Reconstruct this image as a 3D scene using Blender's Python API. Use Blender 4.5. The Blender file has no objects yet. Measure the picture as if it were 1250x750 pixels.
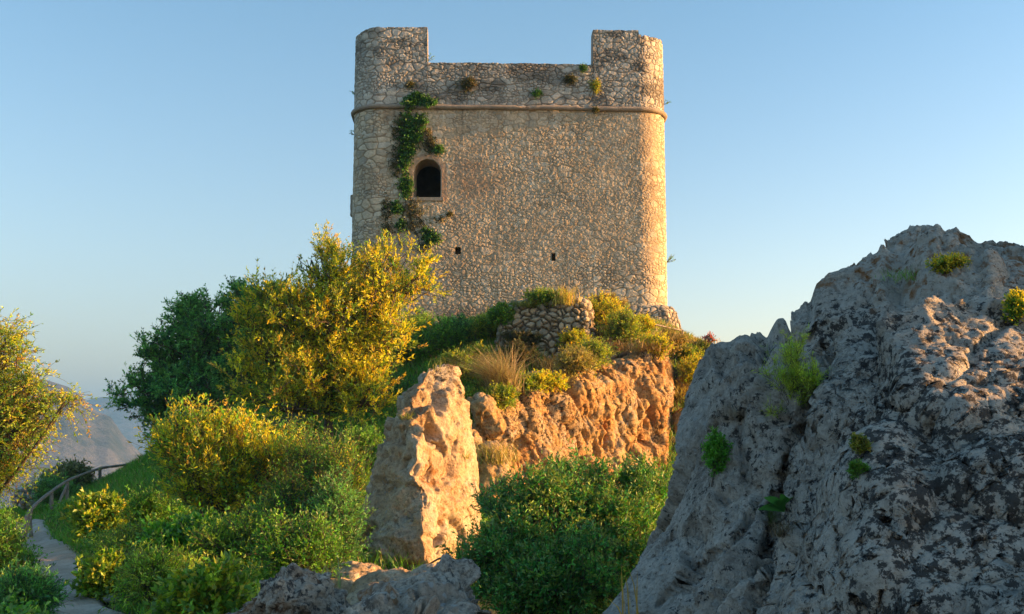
import bpy, math, time
import numpy as np
from mathutils import Vector
T0 = time.time()
C = bpy.context.scene.collection
R = math.radians
F32 = np.float32

# ------------------------------------------------------------------ camera
PITCH = R(7.0); FPX = 1340.0
cam_data = bpy.data.cameras.new('camera'); cam = bpy.data.objects.new('camera', cam_data); C.objects.link(cam)
cam.location = (0, 0, 0); cam.rotation_euler = (R(90) + PITCH, 0, 0)
cam_data.sensor_width = 36; cam_data.lens = 36 * FPX / 1250; cam_data.clip_start = 0.1; cam_data.clip_end = 30000
bpy.context.scene.camera = cam

# ------------------------------------------------------------------ sky, sun, exposure
SUN_EL, SUN_AZ = 10.0, 89.9            # azimuth measured from +Y towards +X
SUN_COL = (1.0, 0.50, 0.15); SUN_STRENGTH = 3.7
SKY_STRENGTH = 0.118; EXPOSURE = 1.86
world = bpy.data.worlds.new('World'); bpy.context.scene.world = world; world.use_nodes = True
wn = world.node_tree; wn.nodes.clear()
sky = wn.nodes.new('ShaderNodeTexSky'); sky.sky_type = 'NISHITA'; sky.sun_disc = False
sky.sun_elevation = R(SUN_EL); sky.sun_rotation = R(SUN_AZ); sky.altitude = 600
sky.air_density = 1.2; sky.dust_density = 2.6; sky.ozone_density = 2.4
bg = wn.nodes.new('ShaderNodeBackground'); bg.inputs[1].default_value = SKY_STRENGTH
wo = wn.nodes.new('ShaderNodeOutputWorld'); tcw = wn.nodes.new('ShaderNodeTexCoord'); sx = wn.nodes.new('ShaderNodeSeparateXYZ'); wn.links.new(tcw.outputs['Generated'], sx.inputs[0])
rmp = wn.nodes.new('ShaderNodeValToRGB'); wn.links.new(sx.outputs['Z'], rmp.inputs[0]); re_ = rmp.color_ramp.elements
re_[0].position = 0.0; re_[0].color = (1.08, .83, .80, 1); re_[1].position = .50; re_[1].color = (.55, .74, .77, 1); q_ = re_.new(.16); q_.color = (.95, .85, .83, 1)
mxw = wn.nodes.new('ShaderNodeMix'); mxw.data_type = 'RGBA'; mxw.blend_type = 'MULTIPLY'; mxw.inputs[0].default_value = 1
wn.links.new(sky.outputs[0], mxw.inputs[6]); wn.links.new(rmp.outputs[0], mxw.inputs[7]); wn.links.new(mxw.outputs[2], bg.inputs[0]); wn.links.new(bg.outputs[0], wo.inputs[0])
sd = bpy.data.lights.new('sun', 'SUN'); sd.energy = SUN_STRENGTH; sd.color = SUN_COL; sd.angle = R(0.5)
sun = bpy.data.objects.new('sun', sd); C.objects.link(sun)
SUNV = Vector((math.sin(R(SUN_AZ)) * math.cos(R(SUN_EL)), math.cos(R(SUN_AZ)) * math.cos(R(SUN_EL)), math.sin(R(SUN_EL))))
sun.rotation_euler = SUNV.to_track_quat('Z', 'Y').to_euler(); sun.location = SUNV * 60
vs = bpy.context.scene.view_settings; vs.view_transform = 'Standard'; vs.look = 'None'; vs.gamma = 1
vs.use_curve_mapping = False; vs.exposure = EXPOSURE
cy = bpy.context.scene.cycles
cy.max_bounces = 6; cy.diffuse_bounces = 3; cy.glossy_bounces = 2; cy.transmission_bounces = 4; cy.transparent_max_bounces = 6
cy.volume_bounces = 0; cy.use_denoising = True; cy.sample_clamp_indirect = 6

# ------------------------------------------------------------------ helpers
def ray(px, py):
    x = (px - 625) / FPX; u = (375 - py) / FPX
    return np.array([x, math.cos(PITCH) - math.sin(PITCH) * u, math.sin(PITCH) + math.cos(PITCH) * u])
def P(px, py, D):
    r = ray(px, py); return r * (D / r[1])
def proj(v):
    f = v[:, 1] * math.cos(PITCH) + v[:, 2] * math.sin(PITCH)
    u = -v[:, 1] * math.sin(PITCH) + v[:, 2] * math.cos(PITCH)
    return 625 + FPX * v[:, 0] / f, 375 - FPX * u / f
def sstep(a, b, x):
    t = np.clip((x - a) / (b - a), 0, 1); return t * t * (3 - 2 * t)

def _hash(ix, iy, iz, seed):
    h = (ix.astype(np.uint32) * np.uint32(0x8da6b343)) ^ (iy.astype(np.uint32) * np.uint32(0xd8163841)) ^ (iz.astype(np.uint32) * np.uint32(0xcb1ab31f))
    h = h ^ np.uint32((seed * 0x9E3779B1) & 0xffffffff)
    h ^= h >> np.uint32(15); h *= np.uint32(0x2c1b3c6d); h ^= h >> np.uint32(12); h *= np.uint32(0x297a2d39); h ^= h >> np.uint32(15)
    return h
def _u(h): return (h & np.uint32(0xffffff)).astype(F32) / F32(0xffffff)
def vnoise(p, seed=0):
    i = np.floor(p).astype(np.int64); f = (p - i).astype(F32); f = f * f * f * (f * (f * 6 - 15) + 10)
    i = i.astype(np.int32)
    out = np.zeros(len(p), F32)
    for dx in (0, 1):
        wx = f[:, 0] if dx else 1 - f[:, 0]
        for dy in (0, 1):
            wy = f[:, 1] if dy else 1 - f[:, 1]
            for dz in (0, 1):
                wz = f[:, 2] if dz else 1 - f[:, 2]
                out += wx * wy * wz * _u(_hash(i[:, 0] + dx, i[:, 1] + dy, i[:, 2] + dz, seed))
    return out * 2 - 1
ROT = np.array([[0.0, 0.8, 0.6], [-0.8, 0.36, -0.48], [-0.6, -0.48, 0.64]])
def fbm(p, octv=4, seed=0, gain=0.5, ridge=False):
    p = np.array(p, dtype=np.float64); a = 1.0; s = 0; o = np.zeros(len(p), F32)
    for k in range(octv):
        n = vnoise(p, seed + k * 17)
        if ridge: n = 1 - 2 * np.abs(n)
        o += a * n; s += a; a *= gain; p = (p @ ROT.T) * 2.03 + 11.3
    return o / s
def worley(p, seed=0, jit=0.9):
    i = np.floor(p).astype(np.int32); n = len(p)
    f1 = np.full(n, 9, F32); f2 = np.full(n, 9, F32); rid = np.zeros(n, np.uint32); dl = np.zeros((n, 3), F32)
    for dx in (-1, 0, 1):
        for dy in (-1, 0, 1):
            for dz in (-1, 0, 1):
                cx, cy_, cz = i[:, 0] + dx, i[:, 1] + dy, i[:, 2] + dz
                h = _hash(cx, cy_, cz, seed)
                h2 = _hash(cx, cy_, cz, seed + 101); h3 = _hash(cx, cy_, cz, seed + 202)
                d = np.stack([p[:, 0] - cx - 0.5 - (_u(h) - .5) * jit, p[:, 1] - cy_ - 0.5 - (_u(h2) - .5) * jit, p[:, 2] - cz - 0.5 - (_u(h3) - .5) * jit], 1).astype(F32)
                dd = np.sqrt((d * d).sum(1))
                c1 = dd < f1
                f2 = np.where(c1, f1, np.minimum(f2, dd)); f1 = np.where(c1, dd, f1)
                rid = np.where(c1, h, rid); dl = np.where(c1[:, None], d, dl)
    return f1, f2, rid, dl
def worley2(u, v, seed=0, jit=0.85):
    i = np.floor(u).astype(np.int32); j = np.floor(v).astype(np.int32); n = len(u); z = np.zeros(n, np.int32)
    f1 = np.full(n, 9, F32); f2 = np.full(n, 9, F32); rid = np.zeros(n, np.uint32); dl = np.zeros((n, 2), F32)
    for dx in (-1, 0, 1):
        for dy in (-1, 0, 1):
            h = _hash(i + dx, j + dy, z, seed); h2 = _hash(i + dx, j + dy, z, seed + 101)
            a = u - (i + dx) - .5 - (_u(h) - .5) * jit; b = v - (j + dy) - .5 - (_u(h2) - .5) * jit
            w = 1 + 0.25 * (_u(h ^ np.uint32(77777)) - .5)
            dd = (np.sqrt(a * a + b * b) * w).astype(F32); c1 = dd < f1
            f2 = np.where(c1, f1, np.minimum(f2, dd)); f1 = np.where(c1, dd, f1); rid = np.where(c1, h, rid)
            dl = np.where(c1[:, None], np.stack([a, b], 1), dl)
    return f1, f2, rid, dl
def r2(rid, k):
    h = rid ^ np.uint32((k * 0x85ebca6b + 1234567) & 0xffffffff)
    h ^= h >> np.uint32(16); h *= np.uint32(0x7feb352d); h ^= h >> np.uint32(15); h *= np.uint32(0x846ca68b); h ^= h >> np.uint32(16)
    return _u(h)

def mk(name, verts, faces, mat=None, parent=None, col=None, smooth=False):
    """faces: list of int arrays (n,k)"""
    me = bpy.data.meshes.new(name)
    verts = np.asarray(verts, F32); faces = [np.asarray(f, np.int32) for f in faces if len(f)]
    me.vertices.add(len(verts)); me.vertices.foreach_set('co', verts.ravel())
    tot = np.concatenate([np.full(len(f), f.shape[1], np.int32) for f in faces])
    idx = np.concatenate([f.ravel() for f in faces])
    me.loops.add(len(idx)); me.loops.foreach_set('vertex_index', idx)
    me.polygons.add(len(tot)); me.polygons.foreach_set('loop_start', np.concatenate([[0], np.cumsum(tot)[:-1]]).astype(np.int32))
    me.update(calc_edges=True)
    me.polygons.foreach_set('use_smooth', np.full(len(tot), smooth))
    if col is not None:
        a = me.color_attributes.new('Col', 'FLOAT_COLOR', 'POINT')
        c = np.ones((len(verts), 4), F32); c[:, :3] = col; a.data.foreach_set('color', c.ravel())
    if mat: me.materials.append(mat)
    o = bpy.data.objects.new(name, me); C.objects.link(o)
    if parent: o.parent = parent; o.matrix_parent_inverse = parent.matrix_world.inverted() if False else o.matrix_parent_inverse
    return o
def tag(o, label=None, cat=None, group=None, kind=None):
    if label: o['label'] = label
    if cat: o['category'] = cat
    if group: o['group'] = group
    if kind: o['kind'] = kind
    return o
def thing(name, label, cat, loc=(0, 0, 0), group=None):
    o = bpy.data.objects.new(name, None); C.objects.link(o); o.location = tuple(float(a) for a in loc); o.empty_display_size = .3
    return tag(o, label, cat, group)
def part(name, verts, faces, mat, root, col=None, smooth=False):
    v = np.asarray(verts, np.float64) - np.array(root_loc(root))
    o = mk(name, v, faces, mat, None, col, smooth); o.parent = root; return o
def root_loc(r):
    l = np.array(r.location)
    while r.parent is not None: r = r.parent; l = l + np.array(r.location)
    return l
def grid_faces(nu, nv, wrap=False):
    """verts index = j*nu+i ; j rows"""
    ii = np.arange(nu if wrap else nu - 1); jj = np.arange(nv - 1)
    I, J = np.meshgrid(ii, jj); I = I.ravel(); J = J.ravel(); I2 = (I + 1) % nu
    return np.stack([J * nu + I, J * nu + I2, (J + 1) * nu + I2, (J + 1) * nu + I], 1)
def box_vf(lo, hi):
    x0, y0, z0 = lo; x1, y1, z1 = hi
    v = np.array([[x0, y0, z0], [x1, y0, z0], [x1, y1, z0], [x0, y1, z0], [x0, y0, z1], [x1, y0, z1], [x1, y1, z1], [x0, y1, z1]])
    f = np.array([[0, 3, 2, 1], [4, 5, 6, 7], [0, 1, 5, 4], [1, 2, 6, 5], [2, 3, 7, 6], [3, 0, 4, 7]])
    return v, f
def nrmz(a): return a / np.maximum(np.linalg.norm(a, axis=-1, keepdims=True), 1e-9)
def tubes(Pt, Rd, sides=4):
    """Pt (N,K,3), Rd (N,K) -> verts, quads"""
    Pt = np.asarray(Pt, float); N, K, _ = Pt.shape
    tg = np.gradient(Pt, axis=1); tg = nrmz(tg)
    ref = np.where(np.abs(tg[..., 2:3]) > .9, np.array([1., 0, 0]), np.array([0, 0, 1.]))
    a = nrmz(np.cross(tg, ref)); b = np.cross(tg, a)
    ang = np.arange(sides) * 2 * np.pi / sides
    V = Pt[:, :, None, :] + (a[:, :, None, :] * np.cos(ang)[:, None] + b[:, :, None, :] * np.sin(ang)[:, None]) * np.asarray(Rd)[:, :, None, None]
    n, k, s = np.meshgrid(np.arange(N), np.arange(K - 1), np.arange(sides), indexing='ij')
    base = n * K * sides
    f = np.stack([base + k * sides + s, base + k * sides + (s + 1) % sides, base + (k + 1) * sides + (s + 1) % sides, base + (k + 1) * sides + s], -1).reshape(-1, 4)
    return V.reshape(-1, 3), f

# ------------------------------------------------------------------ materials
class NT:
    def __init__(s, name):
        s.m = bpy.data.materials.new(name); s.m.use_nodes = True; s.t = s.m.node_tree; s.t.nodes.clear()
        s.out = s.n('ShaderNodeOutputMaterial')
    def n(s, typ, **kw):
        x = s.t.nodes.new(typ)
        for k, v in kw.items():
            setattr(x, k, v)
        return x
    def l(s, a, b): s.t.links.new(a, b)
    def noise(s, scale, detail=6, rough=.6, vec=None, dist=0):
        x = s.n('ShaderNodeTexNoise'); x.inputs['Scale'].default_value = scale; x.inputs['Detail'].default_value = detail
        x.inputs['Roughness'].default_value = rough; x.inputs['Distortion'].default_value = dist
        s.l(vec or s.co(), x.inputs['Vector']); return x.outputs['Fac']
    def vor(s, scale, feat='F1', vec=None, out='Distance'):
        x = s.n('ShaderNodeTexVoronoi', feature=feat); x.inputs['Scale'].default_value = scale
        s.l(vec or s.co(), x.inputs['Vector']); return x.outputs[out]
    def co(s):
        if not hasattr(s, '_c'): s._c = s.n('ShaderNodeTexCoord').outputs['Object']
        return s._c
    def warp(s, scale, amt):
        x = s.n('ShaderNodeTexNoise'); x.inputs['Scale'].default_value = scale; x.inputs['Detail'].default_value = 3; s.l(s.co(), x.inputs['Vector'])
        m = s.n('ShaderNodeVectorMath', operation='SUBTRACT'); s.l(x.outputs['Color'], m.inputs[0]); m.inputs[1].default_value = (.5, .5, .5)
        k = s.n('ShaderNodeVectorMath', operation='SCALE'); s.l(m.outputs[0], k.inputs[0]); k.inputs['Scale'].default_value = amt
        a = s.n('ShaderNodeVectorMath', operation='ADD'); s.l(s.co(), a.inputs[0]); s.l(k.outputs[0], a.inputs[1]); return a.outputs[0]
    def ramp(s, fac, stops, const=False):
        x = s.n('ShaderNodeValToRGB'); s.l(fac, x.inputs[0]); e = x.color_ramp.elements
        while len(e) < len(stops): e.new(.5)
        for q, (p_, c) in zip(e, stops):
            q.position = p_; q.color = (c, c, c, 1) if isinstance(c, (int, float)) else (*c, 1)
        if const: x.color_ramp.interpolation = 'CONSTANT'
        return x.outputs[0]
    def mix(s, fac, a, b, mode='MIX'):
        x = s.n('ShaderNodeMix', data_type='RGBA', blend_type=mode)
        for v, i in ((fac, 0), (a, 6), (b, 7)):
            if isinstance(v, (int, float)): x.inputs[i].default_value = v if i == 0 else (v, v, v, 1)
            elif isinstance(v, tuple): x.inputs[i].default_value = (*v, 1)
            else: s.l(v, x.inputs[i])
        return x.outputs[2]
    def math(s, op, a, b=0.0):
        x = s.n('ShaderNodeMath', operation=op)
        for v, i in ((a, 0), (b, 1)):
            if isinstance(v, (int, float)): x.inputs[i].default_value = v
            else: s.l(v, x.inputs[i])
        return x.outputs[0]
    def attr(s, name='Col'):
        x = s.n('ShaderNodeAttribute'); x.attribute_name = name; return x.outputs['Color']
    def bump(s, h, dist, strength=1.0, nrm=None):
        x = s.n('ShaderNodeBump'); x.inputs['Distance'].default_value = dist; x.inputs['Strength'].default_value = strength
        s.l(h, x.inputs['Height'])
        if nrm is not None: s.l(nrm, x.inputs['Normal'])
        return x.outputs[0]
    def pbr(s, col, rough=.9, nrm=None, spec=.25, metal=0):
        b = s.n('ShaderNodeBsdfPrincipled')
        if isinstance(col, tuple): b.inputs['Base Color'].default_value = (*col, 1)
        else: s.l(col, b.inputs['Base Color'])
        if isinstance(rough, (int, float)): b.inputs['Roughness'].default_value = rough
        else: s.l(rough, b.inputs['Roughness'])
        b.inputs['Specular IOR Level'].default_value = spec; b.inputs['Metallic'].default_value = metal
        if nrm is not None: s.l(nrm, b.inputs['Normal'])
        s.l(b.outputs[0], s.out.inputs[0]); return s.m

def mat_rock(name, ca, cb, cc, black=.35, pale=.5, orange=.3, sc=1.0, bump=.02, pit=1.0, zone=False):
    t = NT(name)
    w = t.warp(2.0 * sc, .12 / sc)
    big = t.noise(1.1 * sc, 8, .62, w); mid = t.noise(5 * sc, 9, .68, w); fine = t.noise(26 * sc, 8, .7)
    col = t.ramp(big, [(.32, ca), (.5, cb), (.68, cc)])
    col = t.mix(.75, col, t.ramp(mid, [(.25, .28), (.48, .9), (.75, 1.35)]), 'MULTIPLY')
    col = t.mix(.7, col, t.ramp(fine, [(.28, .42), (.5, 1.0), (.72, 1.4)]), 'MULTIPLY')
    sk = t.noise(15 * sc, 9, .75, t.warp(9 * sc, .05 / sc)); col = t.mix(1.0, col, t.ramp(sk, [(.36, .36), (.45, 1.0), (.60, 1.0), (.68, 1.35)]), 'MULTIPLY')
    # pale lichen crusts
    w2 = t.warp(14 * sc, .05 / sc)
    pl = t.vor(7 * sc, vec=w2); pz = t.noise(1.7 * sc, 4, .6)
    pm = t.math('MULTIPLY', t.ramp(pl, [(.20, 1.0), (.27, 0.0)]), t.ramp(pz, [(.62 - .25 * pale, 0.0), (.68 - .25 * pale, 1.0)]))
    col = t.mix(t.math('MULTIPLY', pm, .6), col, (.40, .41, .39))
    # black crust
    bn = t.noise(11 * sc, 10, .74, t.warp(30 * sc, .03 / sc)); bz = t.noise(.55 * sc, 3, .5)
    if zone:
        sp = t.n('ShaderNodeSeparateColor'); t.l(t.attr('Col'), sp.inputs[0]); zr, zo, zp = sp.outputs[0], sp.outputs[1], sp.outputs[2]
        bsum = t.math('ADD', bn, t.math('MULTIPLY', t.math('SUBTRACT', zr, .5), .20)); bm = t.ramp(bsum, [(.53, 0.0), (.56, 1.0)])
        lt = t.noise(16 * sc, 8, .7, t.warp(22 * sc, .04 / sc)); lsum = t.math('ADD', lt, t.math('MULTIPLY', t.math('SUBTRACT', zp, .5), .22))
        col = t.mix(t.math('MULTIPLY', t.ramp(lsum, [(.55, 0.0), (.59, 1.0)]), .7), col, (.60, .54, .46))
    else: bm = t.math('MULTIPLY', t.ramp(bn, [(.50, 0.0), (.57, 1.0)]), t.ramp(bz, [(.66 - .4 * black, 0.0), (.78 - .4 * black, 1.0)]))
    col = t.mix(t.math('MULTIPLY', bm, .88), col, (.022, .022, .024))
    # orange lichen
    on = t.noise(5.5 * sc, 8, .65, w2); oz = t.noise(.9 * sc, 3, .5, t.warp(1.0, 1.0))
    om = t.math('MULTIPLY', t.ramp(on, [(.50, 0.0), (.60, 1.0)]), t.ramp(t.math('ADD', oz, t.math('MULTIPLY', t.math('SUBTRACT', zo, .5), .5)) if zone else oz, [(.70 - .35 * orange, 0.0), (.80 - .35 * orange, 1.0)]))
    col = t.mix(t.math('MULTIPLY', om, .8), col, (.30, .125, .03))
    h = t.math('ADD', t.math('MULTIPLY', mid, 1.0), t.math('MULTIPLY', fine, .55))
    pitv = t.ramp(t.vor(30 * sc, vec=w2), [(.0, 0.0), (.35, 1.0)])
    h = t.math('ADD', h, t.math('MULTIPLY', pitv, .22 * pit))
    vf = t.noise(90 * sc, 4, .7); h = t.math('ADD', h, t.math('MULTIPLY', vf, .15))
    return t.pbr(col, .88, t.bump(h, bump * 3.2, 1.0))

def mat_attr(name, bscale=20, bdist=.01, amt=.35, rough=.92):
    t = NT(name); n = t.noise(bscale, 8, .7); n2 = t.noise(bscale * 4, 5, .7)
    col = t.mix(amt, t.attr(), t.ramp(n, [(.25, .45), (.5, 1.0), (.75, 1.5)]), 'MULTIPLY')
    return t.pbr(col, rough, t.bump(t.math('ADD', n, t.math('MULTIPLY', n2, .5)), bdist))

def mat_leaf(name, trans=.45, gloss=.08, rough=.45):
    t = NT(name); c = t.attr()
    d = t.n('ShaderNodeBsdfDiffuse'); t.l(c, d.inputs[0])
    tr = t.n('ShaderNodeBsdfTranslucent'); hs = t.mix(1.0, c, (1.25, 1.2, .6), 'MULTIPLY'); t.l(hs, tr.inputs[0])
    m = t.n('ShaderNodeMixShader'); m.inputs[0].default_value = trans; t.l(d.outputs[0], m.inputs[1]); t.l(tr.outputs[0], m.inputs[2])
    g = t.n('ShaderNodeBsdfGlossy'); g.inputs['Roughness'].default_value = rough; g.inputs[0].default_value = (.7, .8, .75, 1)
    m2 = t.n('ShaderNodeMixShader'); m2.inputs[0].default_value = gloss; t.l(m.outputs[0], m2.inputs[1]); t.l(g.outputs[0], m2.inputs[2])
    t.l(m2.outputs[0], t.out.inputs[0]); return t.m
def mat_simple(name, c1, c2, sc=8, bd=.01, rough=.85, metal=0):
    t = NT(name); n = t.noise(sc, 8, .65, t.warp(sc / 2, .5 / sc))
    return t.pbr(t.ramp(n, [(.3, c1), (.7, c2)]), rough, t.bump(n, bd), metal=metal)

M_LEAF = mat_leaf('leaf_soft', .5, .05)
M_LEAFG = mat_leaf('leaf_glossy', .3, .06, .45)
M_GRASS = mat_leaf('grass_blade', .4, .04)
M_DRY = mat_leaf('dry_straw', .35, .03)
M_BARK = mat_simple('bark', (.05, .038, .028), (.16, .125, .095), 14, .02)
M_WOOD = mat_simple('weathered_wood', (.13, .11, .09), (.30, .26, .215), 12, .01)
M_METAL = mat_simple('painted_rail', (.14, .12, .10), (.26, .22, .18), 20, .002, .5, .3)
M_MASON = mat_attr('tower_masonry', 9, .02, .5)
M_RUBBLE = mat_attr('rubble_masonry', 14, .02, .5)
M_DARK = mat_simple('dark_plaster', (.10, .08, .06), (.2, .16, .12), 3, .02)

# ------------------------------------------------------------------ terrain height
GP = [(0, 0, -1.65), (-4, 0, -1.9), (4, 0, -2.2), (0, -15, -2), (-15, -10, -3), (15, -10, -4), (0, 5, -1.75), (-3, 6, -1.95), (-3, 9.5, -1.95), (2, 9, -2.3), (0, 12, -2.25),
      (-2.6, 14, -1.8), (-2.4, 17.5, -1.75), (-.3, 14.5, -2.2), (2, 17, -2.5), (-.2, 20, -2.1), (3, 24, -2.2), (0, 26, -1.7), (-4.5, 12, -1.95),
      tuple(P(95, 752, 14)), tuple(P(70, 700, 19)), tuple(P(42, 665, 27)), tuple(P(10, 655, 32)),
      tuple(P(140, 705, 18.2)), tuple(P(180, 648, 23)), tuple(P(240, 606, 28)), tuple(P(330, 575, 31)), tuple(P(400, 540, 33)), tuple(P(455, 500, 34.5)),
      tuple(P(380, 620, 25)), tuple(P(440, 590, 24)), tuple(P(300, 680, 18)),
      tuple(P(500, 450, 36.5)), tuple(P(545, 408, 39.5)), tuple(P(470, 425, 39.5)), tuple(P(420, 430, 40)), tuple(P(330, 480, 42)), tuple(P(240, 520, 44)),
      tuple(P(600, 392, 38.5)), tuple(P(660, 372, 37.2)), tuple(P(715, 374, 38)), tuple(P(770, 392, 38.8)), tuple(P(830, 409, 39.5)), tuple(P(862, 420, 39.5)),
      tuple(P(600, 455, 33.5)), tuple(P(640, 440, 34)), tuple(P(560, 470, 33.5)), tuple(P(590, 490, 31.5)), tuple(P(700, 432, 35)), tuple(P(770, 425, 36)), tuple(P(815, 418, 37)),
      tuple(P(845, 450, 37.5)), tuple(P(842, 500, 35.5)), tuple(P(835, 560, 33.5)), tuple(P(545, 560, 28)), tuple(P(560, 520, 30)),
      (6.4, 33, -1.3), (9.5, 39, 1.2), (8.5, 35, -.8), (14, 40, -5), (12, 30, -5), (14, 20, -6), (10, 12, -4), (25, 30, -14), (25, 0, -12), (25, 60, -14), (9, 50, 3.5), (10, 57, 2), (0, 60, 3.5), (-8, 56, 3.5), (0, 48, 4.2), (-7, 48, 4), (6, 48, 4.2),
      tuple(P(0, 690, 20)), tuple(P(-40, 740, 14)), tuple(P(0, 650, 29)), (-20, 22, -4.5), (-16, 14, -4),
      tuple(P(63, 624, 31.5)), tuple(P(120, 596, 40)), tuple(P(170, 580, 46)), tuple(P(230, 560, 52)), tuple(P(60, 612, 40)), (-24, 38, -4), (-18, 56, -3), (-14, 62, -2), (-30, 55, -8), (-34, 20, -11), (3, 29.2, -2.6), (5, 31.4, -2.4), (.3, 27.0, -2.3), (1.5, 28.0, -2.5), (-.6, 25.6, -2.0), (-8, 75, -2), (20, 80, -12), (-22, 70, -6)]
GP = np.array(GP)
def _rbf_fit(g):
    d = np.linalg.norm(g[:, None, :2] - g[None, :, :2], axis=2)
    n = len(g); A = np.zeros((n + 3, n + 3)); A[:n, :n] = d + np.eye(n) * -.15; A[:n, n] = 1; A[:n, n + 1:] = g[:, :2]; A[n, :n] = 1; A[n + 1:, :n] = g[:, :2].T
    return np.linalg.solve(A, np.concatenate([g[:, 2], [0, 0, 0]]))
RW = _rbf_fit(GP)
PATH = np.array([P(150, 800, 10.5)[:2], P(112, 768, 12.5)[:2], P(95, 745, 14)[:2], P(84, 722, 16.3)[:2], P(70, 700, 19)[:2], P(56, 680, 23)[:2], P(42, 665, 27)[:2], P(24, 657, 31)[:2], P(-10, 652, 36)[:2], P(-60, 650, 42)[:2]])
PATH = np.concatenate([[[-1.6, 6.0], [-3.1, 8.6]], PATH])
def path_dist(x, y):
    d = np.full(len(x), 1e9)
    for a, b in zip(PATH[:-1], PATH[1:]):
        ab = b - a; t = np.clip(((x - a[0]) * ab[0] + (y - a[1]) * ab[1]) / (ab @ ab), 0, 1)
        d = np.minimum(d, np.hypot(x - a[0] - t * ab[0], y - a[1] - t * ab[1]))
    return d
def hraw(x, y):
    x = np.asarray(x, float).ravel(); y = np.asarray(y, float).ravel(); o = np.zeros(len(x))
    xc = np.clip(x, -40, 30); yc = np.clip(y, -25, 90)
    for k in range(0, len(x), 20000):
        s = slice(k, k + 20000)
        d = np.hypot(xc[s, None] - GP[None, :, 0], yc[s, None] - GP[None, :, 1])
        o[s] = d @ RW[:-3] + RW[-3] + xc[s] * RW[-2] + yc[s] * RW[-1]
    far = np.hypot(x, y - 25)
    p3 = np.stack([x, y, x * 0], 1)
    k = sstep(55, 260, far)
    hill = -3 - 0.16 * np.clip(far - 55, 0, 900) + 14 * fbm(p3 / 120, 4, 5) * sstep(60, 200, far)
    # low dark spur seen behind the fence at the left
    sp = P(150, 556, 130); hill = hill + 13.5 * np.exp(-((x - sp[0] - 10) / 34) ** 2 - ((y - 130) / 26) ** 2)
    o = o * (1 - k) + hill * k
    near = 1 - sstep(60, 200, far)
    pm = sstep(.5, 1.6, path_dist(x, y))
    o += near * (.16 * fbm(p3 / 2.3, 4, 9) * (0.15 + .85 * pm) + .05 * fbm(p3 / .5, 3, 4) * pm)
    return o
def gz(x, y):
    return hraw(x, y)
def gz1(x, y): return float(hraw([x], [y])[0])

# angular, geometric-radius sheet
th = np.concatenate([np.linspace(-180, -40, 70, endpoint=False), np.linspace(-40, 40, 420, endpoint=False), np.linspace(40, 180, 70, endpoint=False)])
th = np.radians(th)
rr = np.concatenate([[.01], np.geomspace(.8, 75, 420), np.geomspace(78, 12000, 110)])
TT, RR = np.meshgrid(th, rr); gx = (np.sin(TT) * RR).ravel(); gy = (np.cos(TT) * RR).ravel()
hz = hraw(gx, gy) - .07 * (1 - sstep(.35, .75, path_dist(gx, gy)))
rad = np.hypot(gx, gy)
t = NT('hillside_soil'); n1 = t.noise(.35, 8, .6); n2 = t.noise(3, 8, .7)
colr = t.mix(t.ramp(n1, [(.4, 0.0), (.6, 1.0)]), (.045, .055, .018), (.07, .06, .032))
colr = t.mix(.6, colr, t.ramp(n2, [(.3, .4), (.6, 1.2)]), 'MULTIPLY')
M_SOIL = t.pbr(colr, .95, t.bump(n2, .05))
ground = mk('ground', np.stack([gx, gy, hz], 1), [grid_faces(len(th), len(rr), True)], M_SOIL, smooth=True)
tag(ground, kind='structure')

# path
def path_sheet():
    # resample the centre line
    seg = np.linalg.norm(np.diff(PATH, axis=0), axis=1); s = np.concatenate([[0], np.cumsum(seg)])
    ss = np.arange(0, s[-1], .06); cx = np.interp(ss, s, PATH[:, 0]); cyy = np.interp(ss, s, PATH[:, 1])
    k = np.ones(25) / 25
    cx = np.convolve(np.pad(cx, 12, 'edge'), k, 'valid'); cyy = np.convolve(np.pad(cyy, 12, 'edge'), k, 'valid')
    tx = np.gradient(cx); ty = np.gradient(cyy); L = np.hypot(tx, ty); nx, ny = -ty / L, tx / L
    W = np.linspace(-.72, .72, 26)
    X = cx[:, None] + nx[:, None] * W; Y = cyy[:, None] + ny[:, None] * W
    Z = gz(X.ravel(), Y.ravel()).reshape(X.shape)
    p3 = np.stack([X.ravel(), Y.ravel(), X.ravel() * 0], 1)
    edge = np.abs(W)[None, :] + .16 * fbm(p3 / .5, 3, 31).reshape(X.shape)
    Z = Z + .015 + .03 * fbm(p3 / .25, 4, 77).reshape(X.shape) - .14 * sstep(.30, .58, edge)
    t = NT('dusty_path'); a = t.noise(2.5, 8, .6); b = t.noise(26, 6, .7); v = t.vor(34)
    c = t.ramp(a, [(.3, (.36, .29, .22)), (.7, (.56, .47, .38))]); c = t.mix(.5, c, t.ramp(b, [(.3, .6), (.7, 1.3)]), 'MULTIPLY')
    m = t.pbr(c, .95, t.bump(t.math('ADD', b, t.ramp(v, [(0, 1.0), (.3, 0.0)])), .02))
    return tag(mk('path', np.stack([X.ravel(), Y.ravel(), Z.ravel()], 1), [grid_faces(len(W), len(ss))], m, smooth=True), kind='structure')
path_sheet()

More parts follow.
